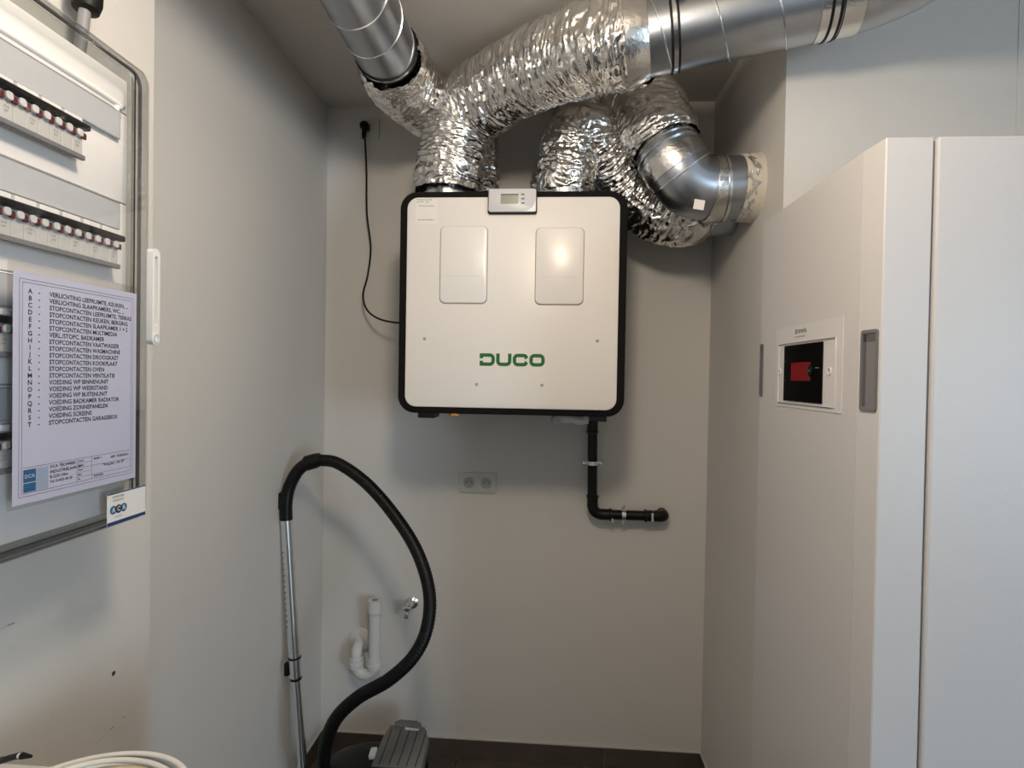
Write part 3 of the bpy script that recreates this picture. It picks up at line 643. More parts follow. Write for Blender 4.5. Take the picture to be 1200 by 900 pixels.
# ================================================================== VACUUM CLEANER
vcx, vcy = at(440, 880, 2.0).x, 2.02
vc = thing('vacuum_cleaner', 'black canister vacuum cleaner with steel tube leaning in the left corner', 'vacuum cleaner', (vcx, vcy, 0))
TYY = 1.90
ta, tb_, tc_ = Vector(T3(335.5, 606, TYY)), Vector(T3(345.5, 774, TYY)), Vector(T3(357.5, 935, TYY+0.0))
dn = (tc_-tb_).normalized(); tfoot = tb_+dn*((tb_.z-0.03)/-dn.z)
b = BM(); tube(b, [ta, tb_], 0.0195, 24); t1 = obj('upper_tube', b, m_chrome, vc, True)
b = BM(); tube(b, [tb_, tfoot], 0.0155, 24); t2 = obj('lower_tube', b, m_chrome, vc, True)
td = (tb_-ta).normalized()
b = BM(); lathe(b, [(-0.012, 0.0205), (0.055, 0.0205)], tb_, td, 24); lathe(b, [(0.055, 0.0185), (0.07, 0.0165)], tb_, td, 24); lc_ = obj('tube_lock', b, m_chrome, vc, True)
for pr in ([(-0.014, 0.0215), (-0.008, 0.0215)], [(0.060, 0.0205), (0.066, 0.0195)]):
    b = BM(); lathe(b, pr, tb_, td, 24); obj('lock_ring', b, m_rub, lc_, True)
b = BM(); q = tb_+Vector((-0.024, -0.004, -0.028)); box(b, q.x-0.010, q.x+0.008, q.y-0.010, q.y+0.012, q.z-0.024, q.z+0.022, 0.005, 2); obj('slide_button', b, m_black, lc_, True)
b = BM()
for k in range(14): 
    q = ta+td*(0.12+0.02*k); lathe(b, [(0, 0.003), (0.0006, 0.0025)], q+Vector((-0.0125, -0.015, 0)), (-0.64, -0.77, 0), 8)
obj('tube_notch', b, m_dark, t1)
cuffP = [T3(335.5, 609, TYY), T3(335.3, 590, TYY), T3(339, 571, TYY+0.005), T3(349, 552, TYY+0.01), T3(362, 542, TYY+0.015), T3(372, 539, TYY+0.02)]
b = BM(); tube(b, cuffP, lambda t: 0.0215+0.0025*max(0, (t-0.75))*4, 22, True, 0.008); cf = obj('hose_handle', b, m_black, vc, True)
b = BM(); q = Vector(T3(331.5, 588, TYY-0.002)); box(b, q.x-0.014, q.x+0.010, q.y-0.012, q.y+0.012, q.z-0.028, q.z+0.034, 0.007, 2); obj('air_slider', b, m_black, cf, True)
b = BM(); q0_, q1_ = Vector(T3(361, 542.5, TYY+0.015)), Vector(T3(373, 539, TYY+0.02)); lathe(b, [(-0.012, 0.022), (-0.006, 0.0265), (0.024, 0.0265), (0.045, 0.0235), (0.047, 0.021)], q0_, q1_-q0_, 24); obj('hose_collar', b, m_black, cf, True)
hp = [T3(372, 539, 1.92), T3(396, 543, 1.92), T3(430, 567, 1.90), T3(463, 605, 1.86), T3(489, 647, 1.81), T3(503, 694, 1.76), T3(500, 737, 1.72), T3(484, 770, 1.69), T3(455, 797, 1.67), T3(420, 817, 1.66), T3(394, 842, 1.66), T3(382, 872, 1.68), T3(379, 905, 1.71), T3(384, 930, 1.78), (vcx-0.185, 1.93, 0.15)]
pts, L = catmull(hp, 0.004)
b = BM(); nP = len(pts); tube(b, pts, lambda t: 0.0205+0.0011*math.sin(2*math.pi*t*L/0.0105), 20); obj('hose', b, m_hose, vc, True, 0)
# canister body: stacked super-ellipse rings
def canister(bm, cx, cy, a, c, zs, n=48, ex=2.6, tilt=0):
    rings = []
    for z, s, off in zs:
        rg = []
        for k in range(n):
            t_ = 2*math.pi*k/n; co_, si_ = math.cos(t_), math.sin(t_)
            x_ = math.copysign(abs(co_)**(2/ex), co_)*a*s+off; y_ = math.copysign(abs(si_)**(2/ex), si_)*c*s
            rg.append(bm.verts.new((cx+x_, cy+y_, z+tilt*x_)))
        rings.append(rg)
    for p_, q_ in zip(rings, rings[1:]):
        for k in range(n): bm.faces.new((p_[k], p_[(k+1) % n], q_[(k+1) % n], q_[k]))
    bm.faces.new(rings[0][::-1]); bm.faces.new(rings[-1])
b = BM(); canister(b, vcx-0.01, vcy, 0.20, 0.135, [(0.03, 0.90, 0), (0.04, 0.98, 0), (0.08, 1.0, 0), (0.11, 0.98, 0.002), (0.135, 0.90, 0.008), (0.150, 0.78, 0.02), (0.158, 0.62, 0.035), (0.162, 0.42, 0.045)], tilt=0.02)
body = obj('canister', b, m_black, vc, True, 0)
gx0, gx1 = at(441, 880, 2.0).x, at(496, 880, 2.0).x
Fg = fr(((gx0+gx1)/2+0.004, 2.055, 0.204), (1, 0, 0.0), (0, 1, 0.50), (0, -0.50, 1))
b = BM(); gw = gx1-gx0
prism(b, [(-gw/2-0.012, -0.10), (gw/2, -0.10), (gw/2+0.002, 0.01), (gw/2-0.02, 0.05), (-gw/2+0.022, 0.05), (-gw/2+0.004, 0.01)], -0.03, 0.012, Fg, 0.005); gr = obj('vent_cover', b, m_vgrey, vc, True)
for k in range(5):
    x_ = (-0.34+0.185*k+0.02*(k > 0))*gw; b = BM(); bend_ = 0.0
    line_pts = [(x_-0.012, -0.095), (x_-0.004, -0.04), (x_+0.003, 0.035)]
    band(b, line_pts, 0.0042, Fg, 0.0124); obj('vent_slot', b, m_dark, gr)
b = BM(); prism(b, [(-gw*0.28, 0.042), (gw*0.34, 0.034), (gw*0.30, 0.058), (gw*0.2, 0.068), (-gw*0.18, 0.070), (-gw*0.30, 0.060)], -0.02, 0.020, Fg, 0.006); obj('carry_handle', b, m_vgrey, vc, True)
b = BM(); prism(b, rrect(0.055, 0.010, 0.003, 3, gw*0.12, 0.038), 0.0, 0.018, Fg, 0.002); obj('handle_edge', b, m_silver, vc, True)
q = Vector(at(437, 882, 2.00)); b = BM(); prism(b, rrect(0.022, 0.036, 0.002, 3), -0.01, 0.006, fr((q.x, q.y, q.z), (1, 0.1, 0.1), (0, 1, 0.3), (-0.1, -0.3, 1)), 0.002); obj('latch', b, m_silver, vc, True)
for sx in (-0.13, 0.12):
    for sy in (-0.135, 0.115):
        b = BM(); lathe(b, [(0, 0.034), (0.003, 0.038), (0.018, 0.038), (0.021, 0.034)], (vcx+sx, vcy+sy, 0.038), (0, 1, 0), 28); obj('wheel', b, m_handle, vc, True)
b = BM(); lathe(b, [(-0.02, 0.032), (0.03, 0.030), (0.04, 0.024)], (vcx-0.175, 1.945, 0.14), (-0.2, -1, 0.1), 24); obj('hose_inlet', b, m_black, vc, True)
# floor nozzle at the tube's foot
b = BM(); box(b, tfoot.x-0.05, tfoot.x+0.09, tfoot.y-0.03, tfoot.y+0.04, 0.004, 0.034, 0.010, 3); nz = obj('floor_nozzle', b, m_black, vc, True)

# ================================================================== WHITE HEAT PUMP CABINET
CX, CYF, CYM, CT = 0.5868, 1.0408, 1.104, 2.0059
gapx = at(1091, 400, CYF).x
hc = thing('heat_pump_cabinet', 'tall white heat pump cabinet at the right edge, display on its left side', 'cabinet', (CX+0.3, 1.3, 0))
def cprism(bm, pts, z0, z1):
    lo_ = [bm.verts.new((x_, y_, z0)) for x_, y_ in pts]; hi = [bm.verts.new((x_, y_, z1)) for x_, y_ in pts]; n = len(pts)
    for i in range(n): bm.faces.new((lo_[i], lo_[(i+1) % n], hi[(i+1) % n], hi[i]))
    bm.faces.new(lo_[::-1]); bm.faces.new(hi)
    bmesh.ops.recalc_face_normals(bm, faces=bm.faces)
    return bm
b = BM(); cprism(b, [(CX-0.006, YC-0.003), (CX-0.006, CYM), (1.24, CYM), (1.24, YC-0.003)], 0.10, CT)
side = obj('side_panel', b, m_cab, hc)
b = BM(); cprism(b, [(CX-0.0055, CYM-0.0006), (CX, CYF+0.002), (CX+0.002, CYF), (gapx-0.006, CYF), (gapx-0.002, CYF+0.004), (gapx-0.002, CYM-0.0006)], 0.10, CT); cs = obj('corner_post', b, m_cab, hc)
bmesh_b = BM(); box(bmesh_b, gapx+0.002, 1.24, CYF-0.004, CYM-0.001, 0.10, CT, 0.003, 2); fp = obj('front_door', bmesh_b, m_cab, hc)
b = BM(); box(b, CX+0.01, 1.23, CYF+0.03, YC-0.003, 0.0, 0.10); obj('plinth', b, m_handle, hc)
b = BM(); box(b, gapx-0.0025, gapx+0.0025, CYF+0.02, CYM-0.001, 0.101, CT-0.001); obj('door_gap', b, m_dark, hc)
# grip in the corner post and its twin at the rear edge
def grip(ya, yb, za, zb, X, nx, name_parent, dark=True):
    w_, h_ = ya-yb, zb-za; N = Vector((-1, nx, 0)).normalized(); Xa = Vector((0, -1, 0))-N*(-nx*0); Xa = N.cross(Vector((0, 0, 1))) * -1
    Xa = Vector((0, 0, 1)).cross(N); F = fr((X, (ya+yb)/2, (za+zb)/2), Xa, (0, 0, 1), N)
    b = BM(); ringprism(b, rrect(w_, h_, 0.006, 5), rrect(w_-0.010, h_-0.012, 0.003, 5), -0.001, 0.0022, F); g = obj('grip', b, m_handle, name_parent, True)
    b = BM(); prism(b, rrect(w_-0.010, h_-0.012, 0.003, 5), -0.0005, 0.0005, F); obj('grip_well', b, m_hdark, g)
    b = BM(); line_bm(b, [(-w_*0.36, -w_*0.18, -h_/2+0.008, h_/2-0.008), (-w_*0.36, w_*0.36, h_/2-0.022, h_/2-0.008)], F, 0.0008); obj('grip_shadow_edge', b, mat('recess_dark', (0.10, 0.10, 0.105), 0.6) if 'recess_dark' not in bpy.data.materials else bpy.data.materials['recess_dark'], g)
g0, g1 = atx(1009, 481, CX-0.003), atx(1028.5, 385, CX-0.003)
grip(g0.y, g1.y, g0.z, g1.z, CX-0.0030, -0.09, cs)
g0, g1 = atx(889.5, 464, CX-0.006), atx(893.8, 403, CX-0.006)
grip(min(g0.y, YC-0.004), min(g0.y, YC-0.004)-0.022, g0.z, g1.z, CX-0.0064, 0, side)
# display plate on the side
def sp_(px, py): q_ = atx(px, py, CX-0.006); return (-q_.y, q_.z)
Fs = fr((CX-0.006, 0, 0), (0, -1, 0), (0, 0, 1), (-1, 0, 0))
a0, a1 = sp_(908.5, 475), sp_(989, 370); a2 = sp_(908.5, 385)
pw, ph_ = a1[0]-a0[0], a1[1]-a0[1]; pcx, pcy = (a0[0]+a1[0])/2, (a0[1]+a1[1])/2
b = BM(); prism(b, rrect(pw, ph_, 0.002, 2, pcx, pcy), 0, 0.0012, Fs); pl = obj('control_plate', b, m_plate, hc)
d0, d1 = sp_(912, 472), sp_(981, 394)
b = BM(); ringprism(b, rrect(d1[0]-d0[0], d1[1]-d0[1]-0.004, 0.002, 3, (d0[0]+d1[0])/2, (d0[1]+d1[1])/2), rrect(d1[0]-d0[0]-0.004, d1[1]-d0[1]-0.008, 0.001, 3, (d0[0]+d1[0])/2, (d0[1]+d1[1])/2), 0.001, 0.0028, Fs); obj('display_frame', b, m_plate, pl, True)
for q_ in ((d0[0]+0.001, d1[0]-0.001, d1[1]-0.003, d1[1]-0.0016), (d0[0]+0.001, d1[0]-0.012, d0[1]+0.001, d0[1]+0.0022)):
    b = BM(); line_bm(b, [q_], Fs, 0.0031); obj('frame_joint', b, m_dark, pl)
s0, s1 = sp_(919.5, 469), sp_(966, 400); 
b = BM(); prism(b, rrect(s1[0]-s0[0], s1[1]-s0[1], 0.0015, 3, (s0[0]+s1[0])/2, (s0[1]+s1[1])/2), 0.0005, 0.0036, Fs); ds_ = obj('display', b, m_bscreen, pl)
r0, r1 = sp_(928.5, 446), sp_(952, 424)
b = BM(); line_bm(b, [(r0[0], r1[0], r0[1], r1[1])], Fs, 0.0038); obj('red_panel', b, m_red, ds_)
kx, ky = sp_(951, 434.5)
b = BM(); lathe(b, [(0.0036, 0.0125), (0.0052, 0.0125), (0.0062, 0.0105)], Fs @ Vector((kx, ky, 0)), (-1, 0, 0), 28); kn = obj('dial', b, m_bscreen, ds_, True)
b = BM(); lathe(b, [(0.0062, 0.0016), (0.0066, 0.0014)], Fs @ Vector((kx, ky, 0)), (-1, 0, 0), 10); kk = obj('indicator_light', b, mat('lamp_green', (0.2, 0.5, 0.35), 0.3), ds_)
b = BM(); u_, v_ = sp_(959, 431); line_bm(b, [(u_-0.006, u_+0.010, v_-0.0004, v_+0.0004)], Fs, 0.0040); obj('display_mark', b, m_silver, ds_)
for px, py in ((922, 424), (922, 446)):
    b = BM(); u_, v_ = sp_(px, py); line_bm(b, [(u_, u_+0.004, v_, v_+0.001)], Fs, 0.0040); obj('display_mark', b, m_silver, ds_)
for px, py in ((914.7, 435.5), (973, 435)):
    u_, v_ = sp_(px, py); b = BM(); ringprism(b, rrect(0.0125, 0.0165, 0.006, 5, u_, v_), rrect(0.0085, 0.0115, 0.004, 5, u_, v_), 0.001, 0.0036, Fs); kp = obj('screw_cover', b, m_white, pl, True)
    b = BM(); ringprism(b, rrect(0.0055, 0.009, 0.0026, 4, u_, v_), rrect(0.0030, 0.006, 0.0014, 4, u_, v_), 0.001, 0.0020, Fs); obj('screw_slot', b, m_grey, kp)
u_, v_ = sp_(934, 391); b = text_bm([('remeha', 0.0180, u_+0.005, v_, 'LEFT', 0.85), ('smart comfort solutions', 0.0062, u_-0.0065, v_-0.0095, 'LEFT', 0.85)], Fs, depth=0.0015, bold=0.0)
ringprism(b, rrect(0.0085, 0.0105, 0.003, 5, u_-0.0025, v_+0.0048), rrect(0.0050, 0.0075, 0.002, 5, u_-0.0025, v_+0.0048), 0.0012, 0.0015, Fs)
band(b, [(u_-0.001, v_+0.004), (u_+0.003, v_-0.0005)], 0.0016, Fs, 0.0016)
obj('logo', b, m_dark, pl)

# ================================================================== DISTRIBUTION BOARD (left)
BXF = -0.670; BXC = -0.703; BY1 = 0.9048; BY0 = 0.34; BZ1, BZ0 = 2.0654, 1.3273
bd = thing('distribution_board', 'electrical distribution board with clear door on the left wall', 'distribution board', (XN, (BY0+BY1)/2, BZ0))
Fb = fr((0, 0, 0), (0, 1, 0), (0, 0, 1), (1, 0, 0))
bcy, bcz, bw, bh = (BY0+BY1)/2, (BZ0+BZ1)/2, BY1-BY0, BZ1-BZ0
b = BM(); prism(b, rrect(bw-0.012, bh-0.012, 0.012, 5, bcy, bcz), XN, -0.735, Fb, 0.002); obj('back_box', b, m_board, bd, True)
cin = 0.012
# inner cover: four row covers, each a piece with its own joint; breakers stand in their windows
b = BM(); prism(b, rrect(bw-2*cin, bh-0.03, 0.004, 3, bcy, bcz), -0.736, BXC-0.004, Fb); obj('cover_carrier', b, m_flap, bd)
pad = lambda px, py, X: (atx(px, py, X).y, atx(px, py, X).z)
BC = BXC
zr = [pad(137, 204, BC)[1], pad(137, 236-0, BC)[1]]
yE = BY1-cin
rowtop = [pad(135, 130, BC)[1], pad(135, 238, BC)[1]]           # top of each flap
pitch = rowtop[0]-rowtop[1]
jt = [BZ1-0.016, rowtop[0]+0.004-0.0, rowtop[1]+0.004, rowtop[1]-pitch+0.004, rowtop[1]-2*pitch+0.004, BZ0+0.016]
for k in range(5):
    z1_, z0_ = jt[k], jt[k+1]
    if z1_-z0_ < 0.01: continue
    b = BM(); box(b, BXC-0.004, BXC, BY0+cin+0.001, yE-0.001, z0_+0.0009, z1_-0.0009, 0.0015, 2); obj('cover_panel', b, m_board, bd, True)
# raised bead moulded along the top panel
b = BM(); tube(b, [(BXC, BY0+cin+0.01, BZ1-0.062), (BXC, yE-0.05, BZ1-0.062), (BXC, yE-0.028, BZ1-0.070), (BXC, yE-0.02, BZ1-0.085)], 0.0045, 12, True, 0.01)
obj('moulded_bead', b, m_board, bd, True, 0)
BRX = -0.686
brk_mesh = None
def breaker_parts(root, y, z, first):
    pass
knob0 = pad(6.7, 250, BRX); knob1 = pad(133.3, 287, BRX)
pitchb = 0.0178
row2_last = knob1[0]; row1_last = pad(91, 156, BRX)[0]
rows = [(pad(91, 156, BRX)[1], row1_last), (knob1[1], row2_last), (knob1[1]-pitch, row2_last), (knob1[1]-2*pitch, row2_last)]
proto = {}
for ri, (zk, yl) in enumerate(rows):
    n = int((yl-(BY0+0.07))/pitchb)
    zt_ = zk+0.016; zb_ = zk-0.022
    flx0, flx1 = BY0+cin+0.012, pad(137, 140, BC)[0]
    # label flap above the row
    b = BM(); zft = rowtop[0]-pitch*ri; zfb = zk+0.030
    prism(b, rrect(flx1-flx0, zft-zfb, 0.002, 2, (flx0+flx1)/2, (zft+zfb)/2), BXC-0.001, BXC+0.006, Fb, 0.001); fl = obj('label_flap', b, m_flap, bd)
    b = BM(); line_bm(b, [(flx0, flx1, zft-0.0009, zft), (flx1-0.0008, flx1, zfb, zft), (flx0, flx1, zfb, zfb+0.0008)], Fb, BXC+0.0062); obj('flap_edge', b, m_handle, fl)
    ye = yl+0.011; ys_ = yl-pitchb*n-0.011
    b = BM(); box(b, BXC-0.001, BRX-0.003, ys_, ye, zk-0.031, zk+0.026, 0.001, 1); obj('breaker_row_body', b, m_brk, bd)
    b = BM(); box(b, BRX-0.004, BRX+0.009, ys_, ye+0.004, zk+0.0075, zk+0.0165, 0.002, 1); obj('busbar_cover', b, m_black, bd)
    b = BM(); box(b, BRX-0.003, BRX+0.003, ys_, ye, zk-0.036, zk-0.029, 0.0008, 1); obj('rail_edge', b, m_handle, bd)
    lb = 0.0178*2
    for k in range(n+1):
        y = yl-k*pitchb
        if 'm' not in proto:
            bb = BM(); box(bb, -0.004, 0.0, -0.0086, 0.0086, -0.029, 0.0070, 0.0008, 1); me = bpy.data.meshes.new('circuit_breaker'); bb.to_mesh(me); bb.free(); me.materials.append(m_brk); proto['m'] = me
            bb = BM(); prism(bb, rrect(0.0098, 0.0105, 0.0035, 4), 0, 0.0055, Fb, 0.001); me = bpy.data.meshes.new('terminal_knob'); bb.to_mesh(me); bb.free(); me.materials.append(m_knob); proto['k'] = me
            bb = BM(); prism(bb, rrect(0.002, 0.002, 0.0009, 3), 0.005, 0.0058, Fb); me = bpy.data.meshes.new('knob_dot'); bb.to_mesh(me); bb.free(); me.materials.append(m_dark); proto['d'] = me
            bb = BM(); box(bb, 0, 0.0035, -0.0040, 0.0040, -0.0045, 0.0045, 0.001, 1); me = bpy.data.meshes.new('toggle'); bb.to_mesh(me); bb.free(); me.materials.append(m_darkred); proto['t'] = me
            bb = text_bm([('C16', 0.0042, -0.004, 0, 'LEFT', 1), ('230V', 0.0030, -0.004, -0.005, 'LEFT', 1)], Fb, depth=0.0003); me = bpy.data.meshes.new('print'); bb.to_mesh(me); bb.free(); me.materials.append(m_grey); proto['p'] = me
            bb = BM(); box(bb, 0, 0.002, -0.015, 0.015, -0.004, 0.004, 0.0006, 1); me = bpy.data.meshes.new('label_clip'); bb.to_mesh(me); bb.free(); me.materials.append(m_white); proto['l'] = me
        o = bpy.data.objects.new('circuit_breaker', proto['m']); C.objects.link(o); o.parent = bd; o.location = Vector((BRX, y, zk))-bd.location
        q = bpy.data.objects.new('terminal_knob', proto['k']); C.objects.link(q); q.parent = o; q.location = (0, 0, 0.001)
        q = bpy.data.objects.new('toggle', proto['t']); C.objects.link(q); q.parent = o; q.location = (0, 0.0086, -0.001)
        if k % 2 == 0:
            q = bpy.data.objects.new('print', proto['p']); C.objects.link(q); q.parent = o; q.location = (0, 0, -0.014)
            q = bpy.data.objects.new('label_clip', proto['l']); C.objects.link(q); q.parent = bd; q.location = Vector((BRX-0.004, y-0.004, zk+0.022))-bd.location
# clear door: shallow tray with rounded corners
door = BM()
def ringat(x, w_, h_, r_): return [door.verts.new((x, p_[0], p_[1])) for p_ in rrect(w_, h_, r_, 6, bcy, bcz)]
R = [ringat(-0.738, bw, bh, 0.022), ringat(-0.682, bw, bh, 0.022), ringat(-0.673, bw-0.006, bh-0.006, 0.020), ringat(BXF, bw-0.022, bh-0.022, 0.014)]
for A_, B_ in zip(R, R[1:]):
    for i in range(len(A_)): door.faces.new((A_[i], A_[(i+1) % len(A_)], B_[(i+1) % len(A_)], B_[i]))
door.faces.new(R[-1])
dr = obj('door', door, m_clear, bd, True, 60)
b = BM(); ringprism(b, rrect(bw-0.008, bh-0.008, 0.019, 6, bcy, bcz), rrect(bw-0.076, bh-0.036, 0.004, 6, bcy, bcz), BXF-0.0065, BXF-0.0045, Fb); obj('door_rim', b, m_smoke, dr)
b = BM(); ringprism(b, rrect(bw-0.001, bh-0.001, 0.021, 6, bcy, bcz), rrect(bw-0.012, bh-0.012, 0.018, 6, bcy, bcz), -0.742, -0.700, Fb); obj('door_edge', b, m_smoke, dr, True)
b = BM(); ringprism(b, rrect(bw+0.001, bh+0.001, 0.0225, 6, bcy, bcz), rrect(bw-0.001, bh-0.001, 0.0215, 6, bcy, bcz), -0.694, -0.688, Fb); obj('door_seal', b, m_handle, dr, True)
b = BM(); ringprism(b, rrect(bw-0.074, bh-0.034, 0.005, 6, bcy, bcz), rrect(bw-0.0755, bh-0.0355, 0.004, 6, bcy, bcz), BXF-0.0018, BXF+0.0002, Fb); obj('door_bead', b, m_black, dr, True)
h0, h1 = pad(180, 404, -0.665), pad(180, 291, -0.665); hy = BY1+0.004
b = BM(); ringprism(b, rrect(0.018, h1[1]-h0[1], 0.0088, 8, hy, (h0[1]+h1[1])/2), rrect(0.0075, h1[1]-h0[1]-0.045, 0.0036, 8, hy, (h0[1]+h1[1])/2+0.010), -0.674, -0.663, Fb); hd = obj('door_handle', b, m_white, dr, True)
b = BM(); ringprism(b, rrect(0.012, 0.016, 0.006, 6, hy, h0[1]+0.011), rrect(0.008, 0.011, 0.004, 6, hy, h0[1]+0.011), -0.664, -0.6615, Fb); obj('handle_lock', b, m_silver, dr, True)
# conduit and black gland on the board's top
gt = Vector(atx(94, 32, -0.76)); gm = Vector(atx(101, 6, -0.76))
cg = thing('cable_conduit', 'grey conduit with black cap standing on top of the distribution board', 'conduit', tuple(gt))
g2 = Vector((-0.76, gm.y, gm.z)); base = Vector((-0.76, gt.y-0.004, BZ1-0.012))
b = BM(); tube(b, [base, Vector((-0.76, gm.y, gm.z+0.01))], 0.0085, 16); obj('pipe', b, m_conduit, cg, True)
dd = (g2-base).normalized()
b = BM(); lathe(b, [(-0.012, 0.010), (-0.008, 0.019), (0.006, 0.022), (0.03, 0.021), (0.04, 0.014)], g2, dd, 24); obj('cap', b, m_rub, cg, True)
b = BM(); tube(b, [g2+dd*0.03, g2+dd*0.10+Vector((0, 0.01, 0)), Vector((-0.77, g2.y+0.05, H-0.02))], 0.006, 10, True, 0.02); obj('cord', b, m_rub, cg, True)

# circuit list sheet on the door
PY0, PY1, PZ1 = 0.6602, 0.8703, 1.6967; PX = BXF+0.0018
Fp = fr((PX, PY0, PZ1), (0, 1, 0), (0, 0, 1), (1, 0, 0))
cl = thing('circuit_list_sheet', 'printed list of circuits A to T taped on the clear board door', 'paper', (PX, (PY0+PY1)/2, PZ1-0.297))
b = BM(); prism(b, [(0, -0.297), (0.21, -0.297), (0.21, 0), (0, 0)], -0.0005, 0.0, Fp); obj('sheet', b, m_paper, cl)
b = BM(); prism(b, rrect(0.222, 0.312, 0.002, 2, 0.104, -0.1455), -0.0008, 0.0009, Fp); obj('plastic_sleeve', b, m_sleeve, cl)
NM = ['VERLICHTING LEEFRUIMTE, KEUKEN, ...', 'VERLICHTING SLAAPKAMERS, WC, ...', 'STOPCONTACTEN LEEFRUIMTE, TERRAS', 'STOPCONTACTEN KEUKEN, BERGING', 'STOPCONTACTEN SLAAPKAMER 1 + 2', 'STOPCONTACTEN MULTIMEDIA', 'VERL./STOPC. BADKAMER', 'STOPCONTACTEN VAATWASSER', 'STOPCONTACTEN WASMACHINE', 'STOPCONTACTEN DROOGKAST', 'STOPCONTACTEN KOOKPLAAT', 'STOPCONTACTEN OVEN', 'STOPCONTACTEN VENTILATIE', 'VOEDING WP BINNENUNIT', 'VOEDING WP WEERSTAND', 'VOEDING WP BUITENUNIT', 'VOEDING BADKAMER RADIATOR', 'VOEDING ZONNEPANELEN', 'VOEDING SCREENS', 'STOPCONTACTEN GARAGEBOX']
LN = []
for i, s in enumerate(NM):
    v_ = -0.0265-0.00905*i; LN += [(chr(65+i), 0.0086, 0.023, v_, 'CENTER', 1.0), ('-', 0.0082, 0.036, v_, 'CENTER', 1.2), (s, 0.0087, 0.051, v_, 'LEFT', 0.93)]
b = text_bm(LN, Fp, depth=0.0003)
def thick_rect(bm, x0, x1, y0, y1, t=0.0004): line_bm(bm, [(x0, x1, y0, y0+t), (x0, x1, y1-t, y1), (x0, x0+t, y0, y1), (x1-t, x1, y0, y1)], Fp, 0.0003)
thick_rect(b, 0.008, 0.203, -0.288, -0.009); thick_rect(b, 0.012, 0.199, -0.284, -0.013)
line_bm(b, [(0.012, 0.199, -0.2510, -0.2506), (0.096, 0.0964, -0.284, -0.251), (0.122, 0.1224, -0.284, -0.251)]+[(0.096, 0.199, -0.251-0.0066*k, -0.2507-0.0066*k) for k in (2, 4)]+[(0.096, 0.122, -0.251-0.0066*k, -0.2507-0.0066*k) for k in (1, 3)], Fp, 0.0003)
b = text_bm([('DCA TECHNIEK', 0.0058, 0.053, -0.257, 'LEFT', 1), ('INDUSTRIELAAN 47', 0.0058, 0.053, -0.264, 'LEFT', 1), ('B-2250 Olen', 0.0055, 0.053, -0.2705, 'LEFT', 1), ('Tel. 014/25 00 20', 0.0050, 0.053, -0.277, 'LEFT', 1),
             ('Datum', 0.0038, 0.098, -0.2555, 'LEFT', 1), ('Getek.', 0.0038, 0.098, -0.262, 'LEFT', 1), ('Werf', 0.0038, 0.098, -0.2685, 'LEFT', 1), ('Blad', 0.0038, 0.098, -0.275, 'LEFT', 1), ('Nr.', 0.0038, 0.098, -0.2815, 'LEFT', 1),
             ('BORD 1', 0.0042, 0.126, -0.256, 'LEFT', 1), ('APP. TOEGANG', 0.0052, 0.158, -0.2585, 'LEFT', 1), ('"Kring lijst 1 t/m 20"', 0.0052, 0.143, -0.268, 'LEFT', 1), ('KRINGEN', 0.0042, 0.126, -0.2815, 'LEFT', 1)], Fp, b, 0.0003)
obj('print', b, m_dark, cl)
b = BM(); line_bm(b, [(0.0145, 0.0320, -0.2700, -0.2535), (0.0145, 0.0320, -0.2825, -0.2712)], Fp, 0.0003); obj('logo', b, m_blue, cl)
b = BM(); line_bm(b, [(0.0322, 0.0505, -0.2825, -0.2535)], Fp, 0.00025); obj('logo_field', b, m_pale, cl)
b = text_bm([('DCA', 0.0068, 0.0232, -0.2645, 'CENTER', 1.0)], Fp, depth=0.0005); obj('logo_letters', b, m_paper, cl)
# inspection sticker
k0_, k1_ = pad(125, 612, BXF), pad(170, 572, BXF); ky0, ky1 = k0_[0], k1_[0]; kz0 = pad(125, 618, BXF)[1]; kz1 = pad(125, 580, BXF)[1]
Fk = fr((BXF+0.0006, ky0, kz0), (0, 1, 0), (0, 0, 1), (1, 0, 0)); kw_, kh_ = ky1-ky0, kz1-kz0
sk = thing('inspection_sticker', 'white and navy sticker with three blue circles at the lower corner of the board door', 'sticker', (BXF+0.0006, ky0, kz0))
b = BM(); prism(b, [(0, 0), (kw_, 0), (kw_, kh_), (0, kh_)], -0.0004, 0, Fk); obj('sheet', b, m_white, sk)
for za_, zb__ in ((0, 0.11), (0.96, 1)):
    b = BM(); line_bm(b, [(0, kw_, kh_*za_, kh_*zb__)], Fk, 0.0002); obj('navy_band', b, m_navy, sk)
b = text_bm([('KEURINGSORGANISME', kh_*0.085, kw_*0.27, kh_*0.84, 'CENTER', 0.55), ('CONTROLE ELEKTRISCH', kh_*0.075, kw_*0.27, kh_*0.73, 'CENTER', 0.55), ('www.aca-elek.be', kh_*0.07, kw_*0.27, kh_*0.22, 'CENTER', 0.6)], Fk, depth=0.0003); obj('print', b, m_grey, sk)
for k, mm in ((0, m_blue), (2, m_blue), (1, m_dark)):
    b = BM(); lathe(b, [(0, kh_*0.135), (0.0002+0.0001*(k == 1), kh_*0.135)], Fk @ Vector((kw_*(0.15+0.13*k), kh_*0.47, 0.0001)), (1, 0, 0), 24); obj('emblem_circle', b, mm, sk)
b = text_bm([('A', kh_*0.2, kw_*0.15, kh_*0.41, 'CENTER', 0.9), ('C', kh_*0.2, kw_*0.28, kh_*0.41, 'CENTER', 0.9), ('A', kh_*0.2, kw_*0.41, kh_*0.41, 'CENTER', 0.9)], Fk, depth=0.0006); obj('emblem_letters', b, m_white, sk)

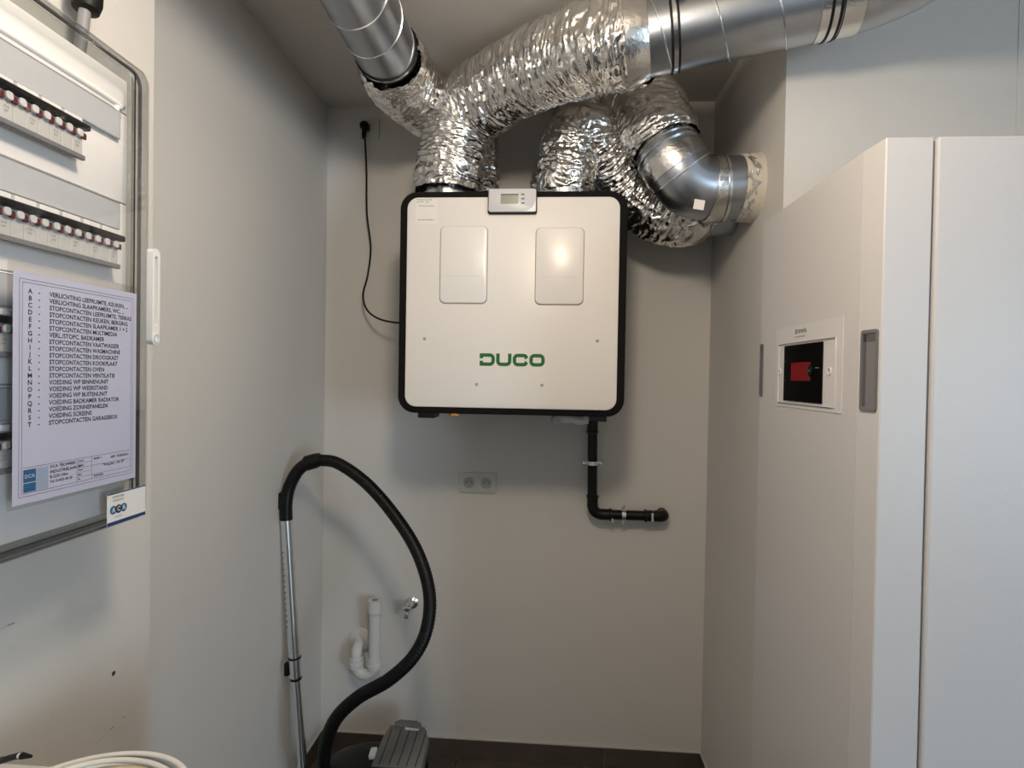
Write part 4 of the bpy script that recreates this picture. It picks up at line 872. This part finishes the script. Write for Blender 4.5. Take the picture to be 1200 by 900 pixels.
# ================================================================== COIL OF CABLE ON A LOW CABINET (lower left)
SCZ = 1.02
lowc = thing('storage_cabinet', 'low white storage cabinet under the coil against the near left wall', 'cabinet', (-0.57, 0.46, 0))
b = BM(); box(b, XN+0.01, -0.36, 0.20, 0.735, 0.06, SCZ, 0.003, 1); cbd = obj('carcass', b, m_wood, lowc)
b = BM(); box(b, -0.36, -0.345, 0.205, 0.73, 0.065, SCZ-0.004, 0.002, 1); dr_ = obj('door', b, m_wood, lowc)
b = BM(); tube(b, [(-0.325, 0.66, 0.60), (-0.325, 0.66, 0.72)], 0.005, 10); box(b, -0.345, -0.32, 0.655, 0.665, 0.60, 0.61); box(b, -0.345, -0.32, 0.655, 0.665, 0.71, 0.72); obj('handle', b, m_steel, dr_)
b = BM(); box(b, XN+0.02, -0.38, 0.22, 0.715, 0.0, 0.06); obj('plinth', b, m_handle, lowc)
ccx, ccy = -0.545, 0.600
coil = thing('cable_coil', 'coil of white cable with cream strands at the lower left edge', 'cable', (ccx, ccy, SCZ))
def loop(name, r, z, m, rad, dx=0, dy=0, ph=0, turns=1.0, wob=0.004):
    b = BM(); pts = [Vector((ccx+dx+(r+wob*math.sin(3*a_+ph))*math.cos(a_), ccy+dy+(r+wob*math.sin(3*a_+ph))*math.sin(a_), z+0.004+0.003*math.sin(2*a_+ph))) for a_ in np.linspace(0, 2*math.pi*turns*0.995, int(90*turns))]
    tube(b, pts, rad, 12); return obj(name, b, m, coil, True, 0)
for r_, z_, dx_, ph_ in ((0.121, 0.030, 0.0, 0.5), (0.108, 0.030, 0.004, 1.5), (0.119, 0.022, 0.003, 2.5), (0.106, 0.021, -0.003, 3.4), (0.120, 0.0135, -0.002, 4.2), (0.108, 0.012, 0.002, 0.2), (0.096, 0.012, 0, 0.9), (0.114, 0.005, 0.001, 1.9), (0.100, 0.004, 0, 2.9)):
    loop('cable_loop', r_, SCZ+z_, m_cable, 0.0036, dx_, 0.004, ph_, wob=0.0022)
for k, (r_, z_) in enumerate(((0.100, 0.024), (0.089, 0.008))): loop('cream_strand', r_, SCZ+z_, m_cream, 0.0028, 0.001, 0.003, k*1.3, wob=0.002)
bc = thing('black_cable', 'short black cable end beside the coil at the lower left edge', 'cable', (-0.64, 0.66, SCZ))
ba, bb_, bd_ = Vector(atx(-12, 903, -0.660)), Vector(atx(4, 891, -0.640)), Vector(atx(22, 885.5, -0.615))
b = BM(); tube(b, [(-0.690, 0.44, SCZ+0.004), (-0.700, 0.55, SCZ+0.004), tuple(ba), tuple(bb_), tuple(bd_)], 0.0036, 12, True, 0.008); obj('cord', b, m_rub, bc, True)
q2 = Vector(atx(25.5, 885.6, -0.611)); q3 = Vector(atx(37, 886.5, -0.598))
b = BM(); tube(b, [bd_, q2], 0.0030, 12); obj('ferrule', b, m_silver, bc, True)
b = BM(); tube(b, [q2, q3], lambda t: 0.0040-0.0024*t, 12, True, 0.003); obj('cable_tip', b, m_rub, bc, True)
